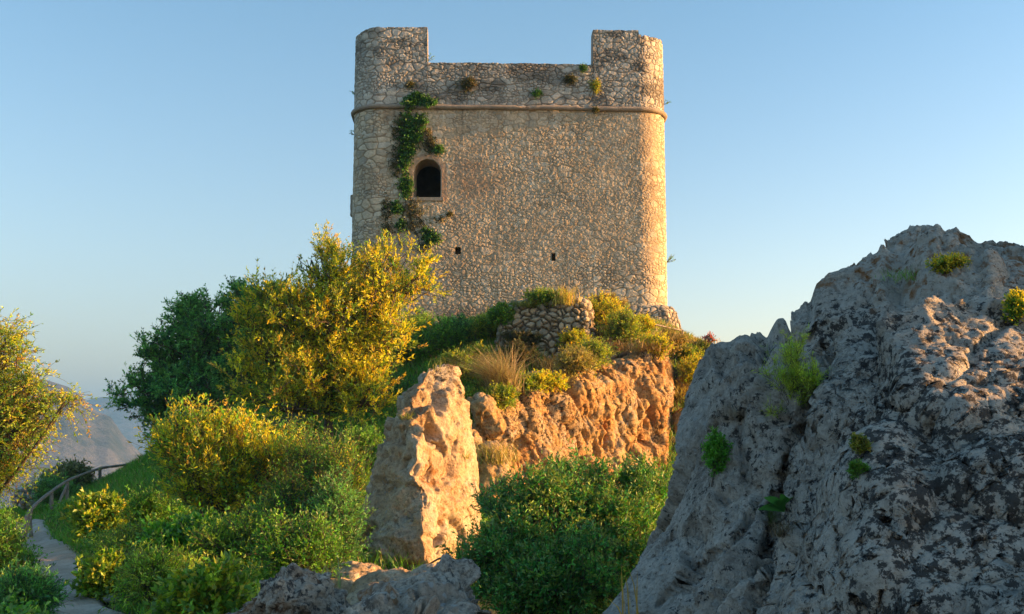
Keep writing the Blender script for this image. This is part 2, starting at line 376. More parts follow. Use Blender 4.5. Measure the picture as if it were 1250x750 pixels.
# ------------------------------------------------------------------ mountains
def mountain(name, crest, Dn, Df, mat, seed, rough, base=-260, nu=420, nv=160):
    """crest: list of (px, py) at distance Dmid; ridge runs between Dn and Df"""
    crest = np.array(crest, float); pxs = np.linspace(crest[0, 0], crest[-1, 0], nu); Dm = (Dn + Df) / 2
    top = np.array([P(px, np.interp(px, crest[:, 0], crest[:, 1]), Dm) for px in pxs])
    v = np.linspace(0, 1, nv); Y = Dn + (Df - Dn) * v; prof = 1 - np.abs(2 * v - 1); prof = prof ** .9
    X = top[None, :, 0] * (Y[:, None] / Dm) ; YY = np.repeat(Y[:, None], nu, 1)
    p3 = np.stack([X.ravel(), YY.ravel(), 0 * X.ravel()], 1)
    nz = (fbm(p3 / (.28 * (Df - Dn)), 7, seed, .52, True).reshape(X.shape))
    Z = base + (top[None, :, 2] - base) * prof[:, None] + rough * nz * (top[None, :, 2] - base) * (4 * v * (1 - v))[:, None] * np.where(np.abs(v - .5) < .02, .2, 1)[:, None]
    return tag(mk(name, np.stack([X.ravel(), YY.ravel(), Z.ravel()], 1), [grid_faces(nu, nv)], mat, smooth=True), kind='structure')
t = NT('mountain_scrub'); geo = t.n('ShaderNodeNewGeometry'); sepn = t.n('ShaderNodeSeparateXYZ'); t.l(geo.outputs['Normal'], sepn.inputs[0])
n1 = t.noise(.006, 9, .65); n2 = t.noise(.03, 8, .7)
f = t.ramp(t.math('ADD', t.math('MULTIPLY', n1, .7), t.math('MULTIPLY', n2, .3)), [(.42, 0.0), (.53, 1.0)])
M_MTN = t.pbr(t.mix(f, (.035, .05, .05), (.13, .13, .145)), 1.0, t.bump(n2, 25))
mountain('mountain', [(-900, 520), (-300, 455), (-60, 440), (0, 452), (60, 463), (85, 472), (108, 492), (118, 502), (135, 508), (150, 530), (175, 556), (220, 585), (330, 600)], 1500, 3000, M_MTN, 3, .07)
mountain('mountain', [(-200, 500), (60, 500), (100, 490), (122, 485), (150, 484), (190, 490), (230, 500), (320, 520), (500, 535), (900, 548), (1500, 552)], 3800, 5600, M_MTN, 13, .05)

# ------------------------------------------------------------------ rocks
def catmull_closed(pts, n):
    pts = np.asarray(pts, float); m = len(pts); t = np.linspace(0, m, n, endpoint=False); i = t.astype(int); f = (t - i)[:, None]
    p0, p1, p2, p3 = pts[(i - 1) % m], pts[i % m], pts[(i + 1) % m], pts[(i + 2) % m]
    return .5 * (2 * p1 + (p2 - p0) * f + (2 * p0 - 5 * p1 + 4 * p2 - p3) * f * f + (3 * p1 - p0 - 3 * p2 + p3) * f ** 3)
def loft(rings, n=96, m=10, spline=True):
    """closed solid from control rings (list of lists of xyz)"""
    if spline: rs = np.array([catmull_closed(r, n) for r in rings])
    else:
        rs = []
        for r in rings:
            r = np.array(r, float); q = np.arange(n) * len(r) / n; i = q.astype(int); f = (q - i)[:, None]; rs.append(r[i % len(r)] * (1 - f) + r[(i + 1) % len(r)] * f)
        rs = np.array(rs)
    t = np.linspace(0, len(rs) - 1, (len(rs) - 1) * m + 1); i = np.minimum(t.astype(int), len(rs) - 2); f = (t - i)[:, None, None]
    V = rs[i] * (1 - f) + rs[i + 1] * f
    nv = len(V); V = V.reshape(-1, 3)
    c0 = rs[0].mean(0); c1 = rs[-1].mean(0); V = np.concatenate([V, [c0], [c1]])
    q = grid_faces(n, nv, True); a = np.arange(n); b = (a + 1) % n
    t0 = np.stack([np.full(n, nv * n), b, a], 1); t1 = np.stack([np.full(n, nv * n + 1), (nv - 1) * n + a, (nv - 1) * n + b], 1)
    return V, [q, np.concatenate([t0, t1])]
def blob(c, r, sub=3):
    import bmesh
    bm = bmesh.new(); bmesh.ops.create_icosphere(bm, subdivisions=sub, radius=1)
    V = np.array([v.co[:] for v in bm.verts]) * np.array(r) + np.array(c); Fc = np.array([[v.index for v in f.verts] for f in bm.faces]); bm.free()
    return V, [Fc]
def merge(parts_):
    V = []; Q = {}
    o = 0
    for v, fs in parts_:
        for f in fs: Q.setdefault(np.asarray(f).shape[1], []).append(np.asarray(f) + o)
        V.append(v); o += len(v)
    return np.concatenate(V), [np.concatenate(q) for q in Q.values()]
def remesh(V, Fs, vox):
    o = mk('tmp', V, Fs); md = o.modifiers.new('r', 'REMESH'); md.mode = 'VOXEL'; md.voxel_size = vox; md.adaptivity = 0
    dg = bpy.context.evaluated_depsgraph_get(); e = o.evaluated_get(dg); me = e.to_mesh()
    n = len(me.vertices); co = np.empty(n * 3, F32); me.vertices.foreach_get('co', co)
    nl = len(me.loops); li = np.empty(nl, np.int32); me.loops.foreach_get('vertex_index', li)
    e.to_mesh_clear(); me0 = o.data; bpy.data.objects.remove(o); bpy.data.meshes.remove(me0)
    return co.reshape(-1, 3).astype(float), li.reshape(-1, 4)
def normals(V, Q):
    n = np.cross(V[Q[:, 2]] - V[Q[:, 0]], V[Q[:, 3]] - V[Q[:, 1]]); o = np.zeros_like(V)
    for k in range(3):
        for j in range(4): o[:, k] += np.bincount(Q[:, j], n[:, k], len(V))
    return nrmz(o)
def facets(V, size, seed, tilt, step):
    w = V / size + .35 * np.stack([fbm(V / size * .9, 2, seed + 1), fbm(V / size * .9, 2, seed + 2), fbm(V / size * .9, 2, seed + 3)], 1)
    f1, f2, rid, dl = worley(w, seed)
    g = np.stack([r2(rid, 1), r2(rid, 2), r2(rid, 3)], 1) - .5
    e = f2 - f1; return ((dl * g).sum(1) * tilt * 2 + (r2(rid, 4) - .5) * step) * size * sstep(0, .13, e), e, rid
def smooth_mesh(V, Q, it):
    for _ in range(it):
        s = np.zeros_like(V); c = np.zeros(len(V))
        for j in range(4):
            for jj in ((j + 1) % 4, (j + 3) % 4):
                c += np.bincount(Q[:, j], minlength=len(V))
                for k in range(3): s[:, k] += np.bincount(Q[:, j], V[Q[:, jj], k], len(V))
        V = .4 * V + .6 * s / c[:, None]
    return V
def chisel(V, N, count, rad, depth, seed, tilt=.5, sel=None, squash=(1, 1, 1)):
    """knock planar flakes off the surface: every cut flattens what stands proud of a tilted plane within its reach"""
    rng = np.random.default_rng(seed); V = V.astype(F32).copy(); cand = np.arange(len(V)) if sel is None else np.nonzero(sel)[0]; ids = rng.choice(cand, count); sq = np.array(squash, F32)
    for i in ids:
        q = V[i].copy(); r_ = rad * rng.uniform(.5, 1.3); n = N[i] + rng.normal(size=3) * tilt; n = (n / np.linalg.norm(n)).astype(F32); d = V - q
        near = np.nonzero((np.abs(d[:, 0]) < r_ * 1.6) & (np.abs(d[:, 2]) < r_ * 1.6) & (np.abs(d[:, 1]) < r_ * 1.6))[0]; dn = d[near]
        h = dn @ n + depth * rng.uniform(.3, 1.0); k = (h > 0) & (h < depth * 2.6) & (((dn * sq) ** 2).sum(1) < r_ * r_) ; ii = near[k]
        V[ii] -= n * (h[k] * .94)[:, None]
    return V.astype(float)
def rock(V, Fs, vox, big=.15, bigs=1.2, fac=((.6, .5, .25), (.2, .4, .15)), fine=.03, fines=.3, seed=0, extra=None, sm=6, crease=.012, pits=.012, pitsz=.07, octv=5, gain=.76, cracks=0, chis=(), csel=None, squash=(1, 1, 1)):
    V, Q = remesh(V, Fs, vox); V = smooth_mesh(V, Q, sm)
    N = normals(V, Q)
    V = V + N * (big * fbm(V / bigs, 4, seed) - .35 * big)[:, None]
    for k, (s, tl, st) in enumerate(fac):
        d, e, _ = facets(V, s, seed + 50 + k * 7, tl, st); N = normals(V, Q)
        V = V + N * (d - crease * s * (1 - sstep(0, .06, e)))[:, None]
    for k, (cn, cr, cd, ct) in enumerate(chis): V = chisel(V, normals(V, Q), cn, cr, cd, seed + 400 + k, ct, None if csel is None else csel(V), squash)
    V = smooth_mesh(V, Q, 1); N = normals(V, Q)
    rg = fbm(V / fines, octv, seed + 9, gain, True); rg2 = fbm(V / (fines * .6) + 7, octv - 1, seed + 19, gain)
    V = V + N * (fine * 1.0 * (rg - .1) + fine * .5 * rg2)[:, None]
    if cracks:
        q = V / (bigs * .8); q = q + .35 * np.stack([fbm(q * 1.5, 3, seed + 71 + k_) for k_ in range(3)], 1); rn = 1 - np.abs(vnoise(q * np.array([1, 1, .6]), seed + 77)) * 2
        V = V - N * (cracks * sstep(.93, .99, rn))[:, None]
    if pits:
        w = V / pitsz + .3 * np.stack([fbm(V / pitsz, 2, seed + 31 + k_) for k_ in range(3)], 1); f1, f2, rid, _ = worley(w, seed + 3)
        V = V - N * (pits * (r2(rid, 2) > .45) * (1 - sstep(.12, .5, f1)))[:, None]
    if extra is not None: V = extra(V, normals(V, Q))
    return V, Q
def _smooth1(a, w):
    k = np.hanning(w + 2)[1:-1]; k /= k.sum(); return np.convolve(np.pad(a, w // 2, 'edge'), k, 'valid')[:len(a)]
def fit_top(V, poly, fall=130, lo=None, hi=None, win=9):
    """nudge the crest heights towards the measured ridge profile"""
    poly = np.array(poly, float); px, py = proj(V); lo = poly[0, 0] if lo is None else lo; hi = poly[-1, 0] if hi is None else hi
    bs = 4.0; nb = int((hi - lo) / bs) + 1; b = np.clip(((px - lo) / bs).astype(int), 0, nb - 1); ok = (px > lo) & (px < hi)
    top = np.full(nb, 1e9); np.minimum.at(top, b[ok], py[ok]); xs = lo + (np.arange(nb) + .5) * bs; bad = top > 1e8
    if bad.any(): top[bad] = np.interp(xs[bad], xs[~bad], top[~bad])
    tt = _smooth1(top, win); dlt = np.interp(xs, poly[:, 0], poly[:, 1]) - tt
    d = np.interp(px, xs, dlt); tp = np.interp(px, xs, tt); w = 1 - sstep(0, fall, py - tp)
    w = w * (1 - sstep(hi + 4, hi + 70, px)); V = V.copy(); V[:, 2] -= d * w * V[:, 1] / FPX; return V
def fit_side(V, poly, side, fall=110, win=9):
    poly = np.array(poly, float); px, py = proj(V); lo, hi = poly[0, 0], poly[-1, 0]; bs = 5.0; nb = int((hi - lo) / bs) + 1
    b = np.clip(((py - lo) / bs).astype(int), 0, nb - 1); ok = (py > lo) & (py < hi); e = np.full(nb, 1e9); np.minimum.at(e, b[ok], side * -px[ok] if side > 0 else px[ok])
    e = -e if side > 0 else e; ys = lo + (np.arange(nb) + .5) * bs; bad = np.abs(e) > 1e8
    if bad.any(): e[bad] = np.interp(ys[bad], ys[~bad], e[~bad])
    ee = _smooth1(e, win); d = np.interp(py, ys, np.interp(ys, poly[:, 0], poly[:, 1]) - ee); ed = np.interp(py, ys, ee)
    w = (1 - sstep(0, fall, np.abs(px - ed))); V = V.copy(); V[:, 0] += d * w * V[:, 1] / FPX; return V

# big boulder filling the right of the frame
M_BIG = mat_rock('grey_limestone', (.32, .28, .23), (.47, .42, .355), (.59, .53, .45), black=.75, pale=.8, orange=.42, sc=1.4, bump=.022, zone=True)
def Lp(px, py, D): return tuple(P(px, py, D))
rings = [
    [Lp(715, 800, 7.9), (1.3, 5.0, -2.6), (2.7, 3.9, -2.6), (6.5, 3.6, -2.6), (9, 6, -2.6), (9, 10, -2.6), (5, 12, -2.6), (1.8, 11, -2.6)],
    [Lp(745, 735, 8.0), (1.35, 5.6, -1.8), (2.5, 4.3, -1.7), (6.4, 4.0, -1.7), (8.8, 6, -1.8), (8.8, 10, -1.8), (5, 11.8, -1.8), (1.8, 10.8, -1.8)],
    [Lp(800, 645, 8.2), (1.55, 6.1, -1.0), (2.5, 4.9, -.9), (6.2, 4.5, -.8), (8.5, 6.2, -.8), (8.5, 9.8, -.9), (5, 11.5, -.9), (1.9, 10.6, -1.)],
    [Lp(824, 565, 8.35), (1.8, 6.7, -.3), (2.7, 5.6, -.2), (6.0, 5.2, 0), (8.2, 6.6, 0), (8.2, 9.6, 0), (5, 11.2, -.1), (2., 10.4, -.2)],
    [Lp(842, 490, 8.5), (1.95, 7.2, .25), (2.9, 6.2, .35), (5.9, 5.9, .6), (7.8, 7.0, .6), (7.8, 9.4, .6), (5, 10.9, .5), (2.2, 10.2, .4)],
    [Lp(885, 430, 8.6), (2.3, 7.7, .72), (3.1, 7.0, .85), (5.8, 6.9, 1.1), (7.3, 7.5, 1.3), (7.3, 9.3, 1.4), (5, 10.4, 1.1), (2.4, 9.9, .75)],
    [Lp(1000, 352, 8.7), (2.85, 8.0, 1.12), (3.5, 7.6, 1.25), (5.6, 7.3, 1.65), (6.9, 7.9, 1.95), (6.9, 9.1, 1.95), (5, 10.0, 1.55), (3.0, 9.6, 1.15)],
    [Lp(1075, 305, 8.8), (3.2, 8.35, 1.45), (3.7, 8.1, 1.5), (5.4, 7.6, 2.05), (6.6, 8.1, 2.35), (6.6, 8.9, 2.35), (4.8, 9.5, 1.75), (3.3, 9.3, 1.45)],
    [Lp(1120, 285, 8.8), (3.4, 8.6, 1.62), (3.8, 8.5, 1.62), (5.1, 7.9, 2.15), (6.2, 8.3, 2.5), (6.2, 8.7, 2.5), (4.7, 9.1, 1.8), (3.5, 9.0, 1.62)]]  # unseen right-hand crest shaped extra high to cast shade over the visible face
def big_extra(V, N):
    px, py = proj(V); front = N[:, 1] < .3
    # long crease between the smooth left buttress and the dark right block, and a second slanting fissure
    for line, dep, wd in (([(1010, 430), (985, 500), (965, 560), (948, 620), (940, 680), (915, 760)], .17, 9), ([(800, 735), (850, 690), (905, 650), (930, 600)], .06, 4),
                          ([(905, 500), (900, 540), (912, 590)], .05, 4), ([(880, 480), (930, 505), (985, 520)], .04, 4), ([(1060, 470), (1120, 500), (1200, 480)], .05, 5), ([(1240, 380), (1180, 440), (1150, 540)], .05, 5)):
        line = np.array(line, float); d = np.full(len(V), 1e9)
        jig = 7 * fbm(V / .35, 3, 61)
        for a, b in zip(line[:-1], line[1:]):
            ab = b - a; t = np.clip(((px - a[0]) * ab[0] + (py - a[1]) * ab[1]) / (ab @ ab), 0, 1)
            d = np.minimum(d, np.hypot(px - a[0] - t * ab[0] + jig, py - a[1] - t * ab[1]))
        V = V - N * (front * dep * np.exp(-(d / wd) ** 2))[:, None]
    # right block stands proud of the buttress
    cx_ = np.interp(py, [430, 500, 560, 620, 680, 760], [1015, 990, 970, 953, 945, 920])
    V = V + N * (front * (.16 * sstep(0, 26, px - cx_) * sstep(400, 520, py)))[:, None]
    rug = sstep(900, 1060, px)
    V = V + N * (front * rug * .016 * fbm(V / .12, 4, 71, .7, True))[:, None]
    return V
def big_fit(V, N):
    V = big_extra(V, N)
    for _ in range(2): V = fit_side(V, [(440, 866), (490, 840), (530, 826), (570, 821), (610, 812), (645, 798), (690, 776), (720, 758), (752, 735)], -1)
    BIGP = [(862, 424), (866, 420), (890, 416), (902, 410), (926, 405), (935, 409), (946, 392), (966, 382), (988, 364), (997, 346), (1010, 334), (1038, 324), (1054, 314), (1070, 306), (1078, 295), (1098, 284), (1114, 275), (1146, 274), (1153, 280), (1168, 278), (1184, 288), (1194, 296), (1210, 294), (1230, 295), (1250, 300), (1262, 301)]
    for kw_ in (9, 9, 5): V = fit_top(V, win=kw_, fall=130 if kw_ > 5 else 60, poly=BIGP)
    wv = (np.exp(-(((proj(V)[0] - 944) / 24) ** 2 + ((proj(V)[1] - 402) / 30) ** 2)) * (V[:, 1] < 10.5))[:, None].clip(0, 1); V = V * (1 - wv) + smooth_mesh(V, Q_BIG, 40) * wv
    V = fit_top(V, BIGP, win=9, fall=60); V = fit_top(V, BIGP, win=3, fall=45)
    return V
Q_BIG = remesh(*loft(rings, 128, 10), .0165)[1]
V, Q = rock(*loft(rings, 128, 10), .0165, big=.06, bigs=1.1, fac=((1.2, .30, .08),), fine=.027, fines=.14, seed=4, extra=big_fit, pits=.007, pitsz=.045, cracks=.012, chis=((220, .38, .045, .22), (700, .16, .02, .32), (1200, .07, .010, .4)), csel=lambda v: (v[:, 0] < 5.2) & (v[:, 1] < 9.6))
bpx, bpy_ = proj(V); nzn = fbm(V / .5, 4, 801)
zb = sstep(930, 1130, bpx + 90 * nzn) * sstep(330, 470, bpy_ + 60 * nzn) * .42 + .27 + .36 * nzn
zo_ = .16 + .95 * sstep(410, 300, bpy_) + .05 * sstep(1000, 1150, bpx) + .2 * fbm(V / .8, 3, 803)
zp_ = .52 + .5 * sstep(950, 1150, bpx) + .35 * fbm(V / .6, 3, 805)
BIG = mk('boulder', V, [Q], M_BIG, smooth=True, col=np.stack([zb, zo_, zp_], 1).clip(0, 1)); tag(BIG, 'huge grey limestone boulder covered in black and orange lichen, rising at the right', 'boulder')
print('big', len(V), time.time() - T0)

# sharp pinnacle
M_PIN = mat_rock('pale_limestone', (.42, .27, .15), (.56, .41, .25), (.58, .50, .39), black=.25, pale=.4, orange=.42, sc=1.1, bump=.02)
rings = [
    [Lp(405, 745, 16.6), Lp(450, 750, 15.6), Lp(520, 745, 15.1), Lp(600, 735, 16.6), Lp(625, 715, 18.4), Lp(520, 720, 19.6), Lp(420, 725, 18.6)],
    [Lp(428, 692, 16.8), Lp(462, 695, 16.0), Lp(520, 692, 15.6), Lp(585, 680, 17.0), Lp(605, 660, 18.4), Lp(520, 660, 19.3), Lp(436, 668, 18.2)],
    [Lp(441, 630, 17.0), Lp(472, 628, 16.3), Lp(517, 625, 15.9), Lp(582, 620, 17.2), Lp(590, 610, 18.2), Lp(520, 600, 18.9), Lp(446, 610, 18.0)],
    [Lp(455, 570, 17.1), Lp(480, 570, 16.5), Lp(510, 570, 16.2), Lp(578, 565, 17.3), Lp(586, 560, 18.0), Lp(525, 555, 18.6), Lp(460, 560, 17.9)],
    [Lp(470, 520, 17.2), Lp(488, 520, 16.7), Lp(512, 518, 16.5), Lp(570, 515, 17.3), Lp(578, 512, 17.8), Lp(530, 508, 18.3), Lp(474, 512, 17.8)],
    [Lp(490, 483, 17.3), Lp(502, 483, 16.9), Lp(518, 480, 16.7), Lp(562, 478, 17.3), Lp(569, 476, 17.7), Lp(535, 474, 18.0), Lp(492, 478, 17.7)],
    [Lp(512, 458, 17.3), Lp(519, 458, 17.1), Lp(528, 456, 17.0), Lp(556, 452, 17.3), Lp(562, 452, 17.6), Lp(542, 450, 17.8), Lp(516, 455, 17.6)],
    [Lp(526, 450, 17.35), Lp(529, 450, 17.2), Lp(535, 449, 17.15), Lp(551, 446, 17.35), Lp(554, 446, 17.5), Lp(545, 446, 17.6), Lp(530, 449, 17.5)]]
def pin_fit(V, N):
    V = fit_side(V, [(455, 514), (480, 490), (520, 470), (570, 455), (630, 438), (700, 420), (740, 408)], -1, 90)
    V = fit_side(V, [(455, 563), (480, 570), (540, 580), (600, 587), (660, 588), (740, 600)], 1, 50)
    return fit_top(V, [(514, 458), (522, 450), (533, 447), (545, 444), (560, 448), (566, 458)], 60, win=3)
V, Q = rock(*loft(rings, 64, 10, False), .024, big=.08, bigs=.8, fac=(), fine=.040, fines=.13, seed=21, sm=2, extra=pin_fit, pits=0, gain=.82, cracks=0, chis=((90, .45, .07, .22), (350, .20, .035, .30), (900, .09, .016, .4)))
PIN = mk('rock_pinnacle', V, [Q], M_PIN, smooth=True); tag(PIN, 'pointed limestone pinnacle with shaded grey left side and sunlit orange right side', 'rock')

# sunlit cliff under the ruin
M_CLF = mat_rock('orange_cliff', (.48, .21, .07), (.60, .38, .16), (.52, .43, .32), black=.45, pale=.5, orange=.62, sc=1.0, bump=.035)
def cl(rows): return [tuple(P(*r)) for r in rows]
rings = [
    cl([(560, 690, 26.2), (640, 680, 27.4), (700, 670, 29.2), (760, 660, 31.0), (826, 640, 32.6), (850, 610, 36), (700, 600, 37), (560, 620, 34), (530, 650, 29)]),
    cl([(568, 610, 26.8), (640, 600, 28.1), (700, 598, 29.8), (762, 592, 31.3), (820, 580, 32.9), (835, 570, 36), (700, 560, 37), (560, 560, 34), (545, 590, 30)]),
    cl([(575, 545, 27.4), (640, 535, 28.9), (702, 530, 30.3), (764, 520, 31.8), (819, 510, 33.3), (826, 505, 36), (700, 505, 37), (565, 505, 34), (555, 530, 31)]),
    cl([(582, 505, 27.9), (640, 485, 29.4), (704, 475, 30.8), (765, 465, 32.3), (816, 455, 33.7), (820, 455, 36), (700, 460, 37), (570, 480, 34), (566, 495, 31)]),
    cl([(590, 488, 28.6), (642, 462, 30.2), (706, 448, 31.5), (766, 437, 33.0), (812, 428, 34.4), (815, 430, 36), (700, 440, 36.5), (580, 470, 33.5), (575, 485, 31)]),
    cl([(605, 482, 30.0), (650, 458, 31.6), (708, 446, 32.6), (764, 436, 34), (800, 430, 35), (800, 432, 35.8), (700, 440, 36), (600, 462, 33.5), (595, 474, 31.5)])]
def clf_extra(V, N):
    # leaning ribs and hollows
    s = V[:, 0] * .72 + V[:, 1] * .69 + .35 * V[:, 2]
    q = np.stack([s / .55, V[:, 2] / 2.4, V[:, 1] / 6], 1)
    V = V + N * (.20 * fbm(q, 4, 91, .6, True))[:, None]
    for kw_ in (9, 7): V = fit_top(V, [(578, 492), (600, 476), (625, 460), (650, 450), (672, 449), (700, 438), (722, 440), (745, 431), (770, 430), (795, 420), (816, 419)], win=kw_, fall=120)
    return V
V, Q = rock(*loft(rings, 110, 10, False), .036, big=.26, bigs=1.8, fac=(), fine=.075, fines=.22, seed=33, extra=clf_extra, pits=0, gain=.82, cracks=0, chis=((160, .85, .13, .25), (600, .38, .06, .35), (1400, .18, .032, .45)), squash=(1.3, 1.3, .75))
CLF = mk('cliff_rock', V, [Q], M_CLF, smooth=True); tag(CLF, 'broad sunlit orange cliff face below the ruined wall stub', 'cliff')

# small rocks: (name,label, mat, centre px,py,D, radii px, vox)
M_FG = mat_rock('lichen_boulder', (.28, .21, .15), (.43, .35, .27), (.54, .47, .38), black=.65, pale=.7, orange=.5, sc=1.6, bump=.010)
def small_rock(label, lumps, vox, mat, seed, cat='boulder', **kw):
    V, Q = rock(*merge([blob(P(a, b, D), (rx, ry, rz)) for a, b, D, rx, ry, rz in lumps]), vox, seed=seed, **kw)
    o = mk('boulder' if cat == 'boulder' else 'rock', V, [Q], mat, smooth=True); return tag(o, label, cat)
FG1 = small_rock('squat lichen-spotted boulder at the bottom edge left of the flat slab', [(360, 748, 7.6, .34, .45, .30), (322, 790, 7.5, .28, .4, .34), (398, 765, 7.8, .20, .4, .24), (300, 800, 7.4, .3, .4, .3)], .012, M_FG, 5, big=.07, bigs=.4, fac=((.22, .5, .25), (.08, .4, .15)), fine=.014, fines=.10, pits=.006, pitsz=.035, chis=((60, .15, .018, .3), (260, .07, .010, .4)))
FG2 = small_rock('low flat grey rock slab at the bottom edge between pinnacle and green bush', [(508, 756, 7.2, .38, .7, .24), (468, 784, 6.9, .30, .7, .28), (548, 742, 7.8, .26, .6, .26), (480, 790, 6.6, .5, .7, .26)], .013, M_FG, 8, big=.07, bigs=.5, fac=((.3, .5, .2), (.09, .4, .15)), fine=.014, fines=.10, pits=.006, pitsz=.035, chis=((60, .3, .04, .4), (160, .12, .02, .5)))
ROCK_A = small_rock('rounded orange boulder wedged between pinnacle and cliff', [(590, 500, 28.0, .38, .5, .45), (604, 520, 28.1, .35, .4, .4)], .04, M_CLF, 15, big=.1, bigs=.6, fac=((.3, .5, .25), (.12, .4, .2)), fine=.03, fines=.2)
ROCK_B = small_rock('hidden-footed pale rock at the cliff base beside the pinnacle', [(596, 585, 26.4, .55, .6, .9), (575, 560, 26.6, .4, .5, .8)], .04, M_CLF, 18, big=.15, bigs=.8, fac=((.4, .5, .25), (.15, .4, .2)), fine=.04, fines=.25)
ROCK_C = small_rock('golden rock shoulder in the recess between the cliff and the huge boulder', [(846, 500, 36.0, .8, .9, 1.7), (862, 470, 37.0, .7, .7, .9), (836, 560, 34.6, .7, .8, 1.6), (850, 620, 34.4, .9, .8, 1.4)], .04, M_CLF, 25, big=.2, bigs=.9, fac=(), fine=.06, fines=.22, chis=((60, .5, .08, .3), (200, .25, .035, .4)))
ROCK_D = small_rock('low broken rock skirting the shaded left foot of the pinnacle', [(436, 722, 14.8, .55, .6, .42), (482, 728, 13.8, .55, .6, .38), (526, 722, 13.6, .42, .5, .36), (406, 742, 14.0, .45, .5, .38), (455, 752, 12.8, .5, .6, .34), (505, 752, 12.6, .5, .5, .34)], .024, M_PIN, 27, big=.08, bigs=.5, fac=(), fine=.03, fines=.12, chis=((60, .25, .04, .3), (200, .12, .018, .4)))
print('rocks', time.time() - T0)

# ------------------------------------------------------------------ tower
TROT = R(2.0); TC = np.array([P(623, 380, 42)[0], 42.0, 0.0]) + np.array([-.2, 6.2, 0])
AX = np.array([math.cos(TROT), math.sin(TROT), 0]); AY = np.array([-math.sin(TROT), math.cos(TROT), 0])
HW, HD, RC = 6.27, 6.1, 1.18
ZB = 2.6
def zt(py): return P(625, py, 42)[2]
Z_CORN, Z_PAR, Z_MER = zt(131), zt(76.5), zt(34)
def plan(offset=0.0, dense=.023, coarse=.15):
    """perimeter points, outward normals, arc length; starts at the middle of the back, runs counter-clockwise seen from below: left side, front, right side"""
    hw, hd = HW + offset, HD + offset; rc = RC + offset; pts = []; nr = []; s = []
    def add(a, b, st):
        n = max(2, int(np.linalg.norm(np.subtract(b, a)) / st)); tt = np.linspace(0, 1, n, endpoint=False)
        d = np.subtract(b, a); nn = np.array([d[1], -d[0]]) / np.linalg.norm(d)
        for q in tt: pts.append(np.add(a, d * q)); nr.append(nn)
    def arc(c, a0, a1, st):
        n = max(4, int(abs(a1 - a0) * rc / st)); 
        for q in np.linspace(a0, a1, n, endpoint=False): pts.append(np.array(c) + rc * np.array([math.cos(q), math.sin(q)])); nr.append(np.array([math.cos(q), math.sin(q)]))
    add((0, hd), (-hw + rc, hd), coarse); arc((-hw + rc, hd - rc), R(90), R(180), coarse)
    add((-hw, hd - rc), (-hw, -hd + rc), coarse); arc((-hw + rc, -hd + rc), R(180), R(270), dense)
    add((-hw + rc, -hd), (hw - rc, -hd), dense); arc((hw - rc, -hd + rc), R(270), R(360), dense)
    add((hw, -hd + rc), (hw, hd - rc), coarse); arc((hw - rc, hd - rc), R(0), R(90), coarse); add((hw - rc, hd), (0, hd), coarse)
    pts = np.array(pts); nr = np.array(nr)
    # outward normals
    nr = np.where(((pts * nr).sum(1) < 0)[:, None], -nr, nr)
    s = np.concatenate([[0], np.cumsum(np.linalg.norm(np.diff(pts, axis=0), axis=1))])
    return pts, nr, s
def tw(lx, ly, z): return TC + np.multiply.outer(lx, AX) + np.multiply.outer(ly, AY) + np.multiply.outer(z, np.array([0, 0, 1.]))
pp, pn, ps = plan(); NP_ = len(pp)
wx, wy = tw(pp[:, 0], pp[:, 1], pp[:, 0] * 0)[:, 0], tw(pp[:, 0], pp[:, 1], pp[:, 0] * 0)[:, 1]
# parapet top profile from local x
def top_z(lx, ly, s):
    n = fbm(np.stack([s / .35, s * 0, s * 0], 1), 3, 3)
    xm = np.abs(lx); ym = np.abs(ly)
    e1 = -3.42; e2 = 3.28
    mer = ((lx < e1) | (lx > e2)) & (ym > 3.3) | ((ym > 3.3) & (xm > 3.3))
    z = np.where(mer, Z_MER, Z_PAR) + .03 * n
    brk = (lx > 5.25) & (ly < -3)
    z = np.where(brk, z - .22 + .06 * n, z); z = np.where((lx > 5.12) & (lx < 5.35) & (ly < -3), z - .18, z)
    z = np.where((lx < -5.5) & mer, z - .10 * sstep(-5.5, -6.1, lx), z)
    z = np.where((lx < -4.9) & (lx > -5.2) & mer & (ly < 0), z - .03, z)
    return z
ztop = top_z(pp[:, 0], pp[:, 1], ps)
WIN = (P(521.5, 241, 42)[0], zt(241.5), zt(194))  # centre X, sill z, apex z
WHW = 17.3 / FPX * 42
def win_in(X, Z, grow=0.0):
    r = WHW + grow; zc = WIN[2] - WHW
    return (np.abs(X - WIN[0]) < r) & (Z > WIN[1] - grow * .4) & ((Z < zc) | (np.hypot(X - WIN[0], Z - zc) < r))
HOLES = [(P(559, 306, 42)[0], zt(306), .11, .13), (P(676, 313, 42)[0], zt(313), .07, .14)]
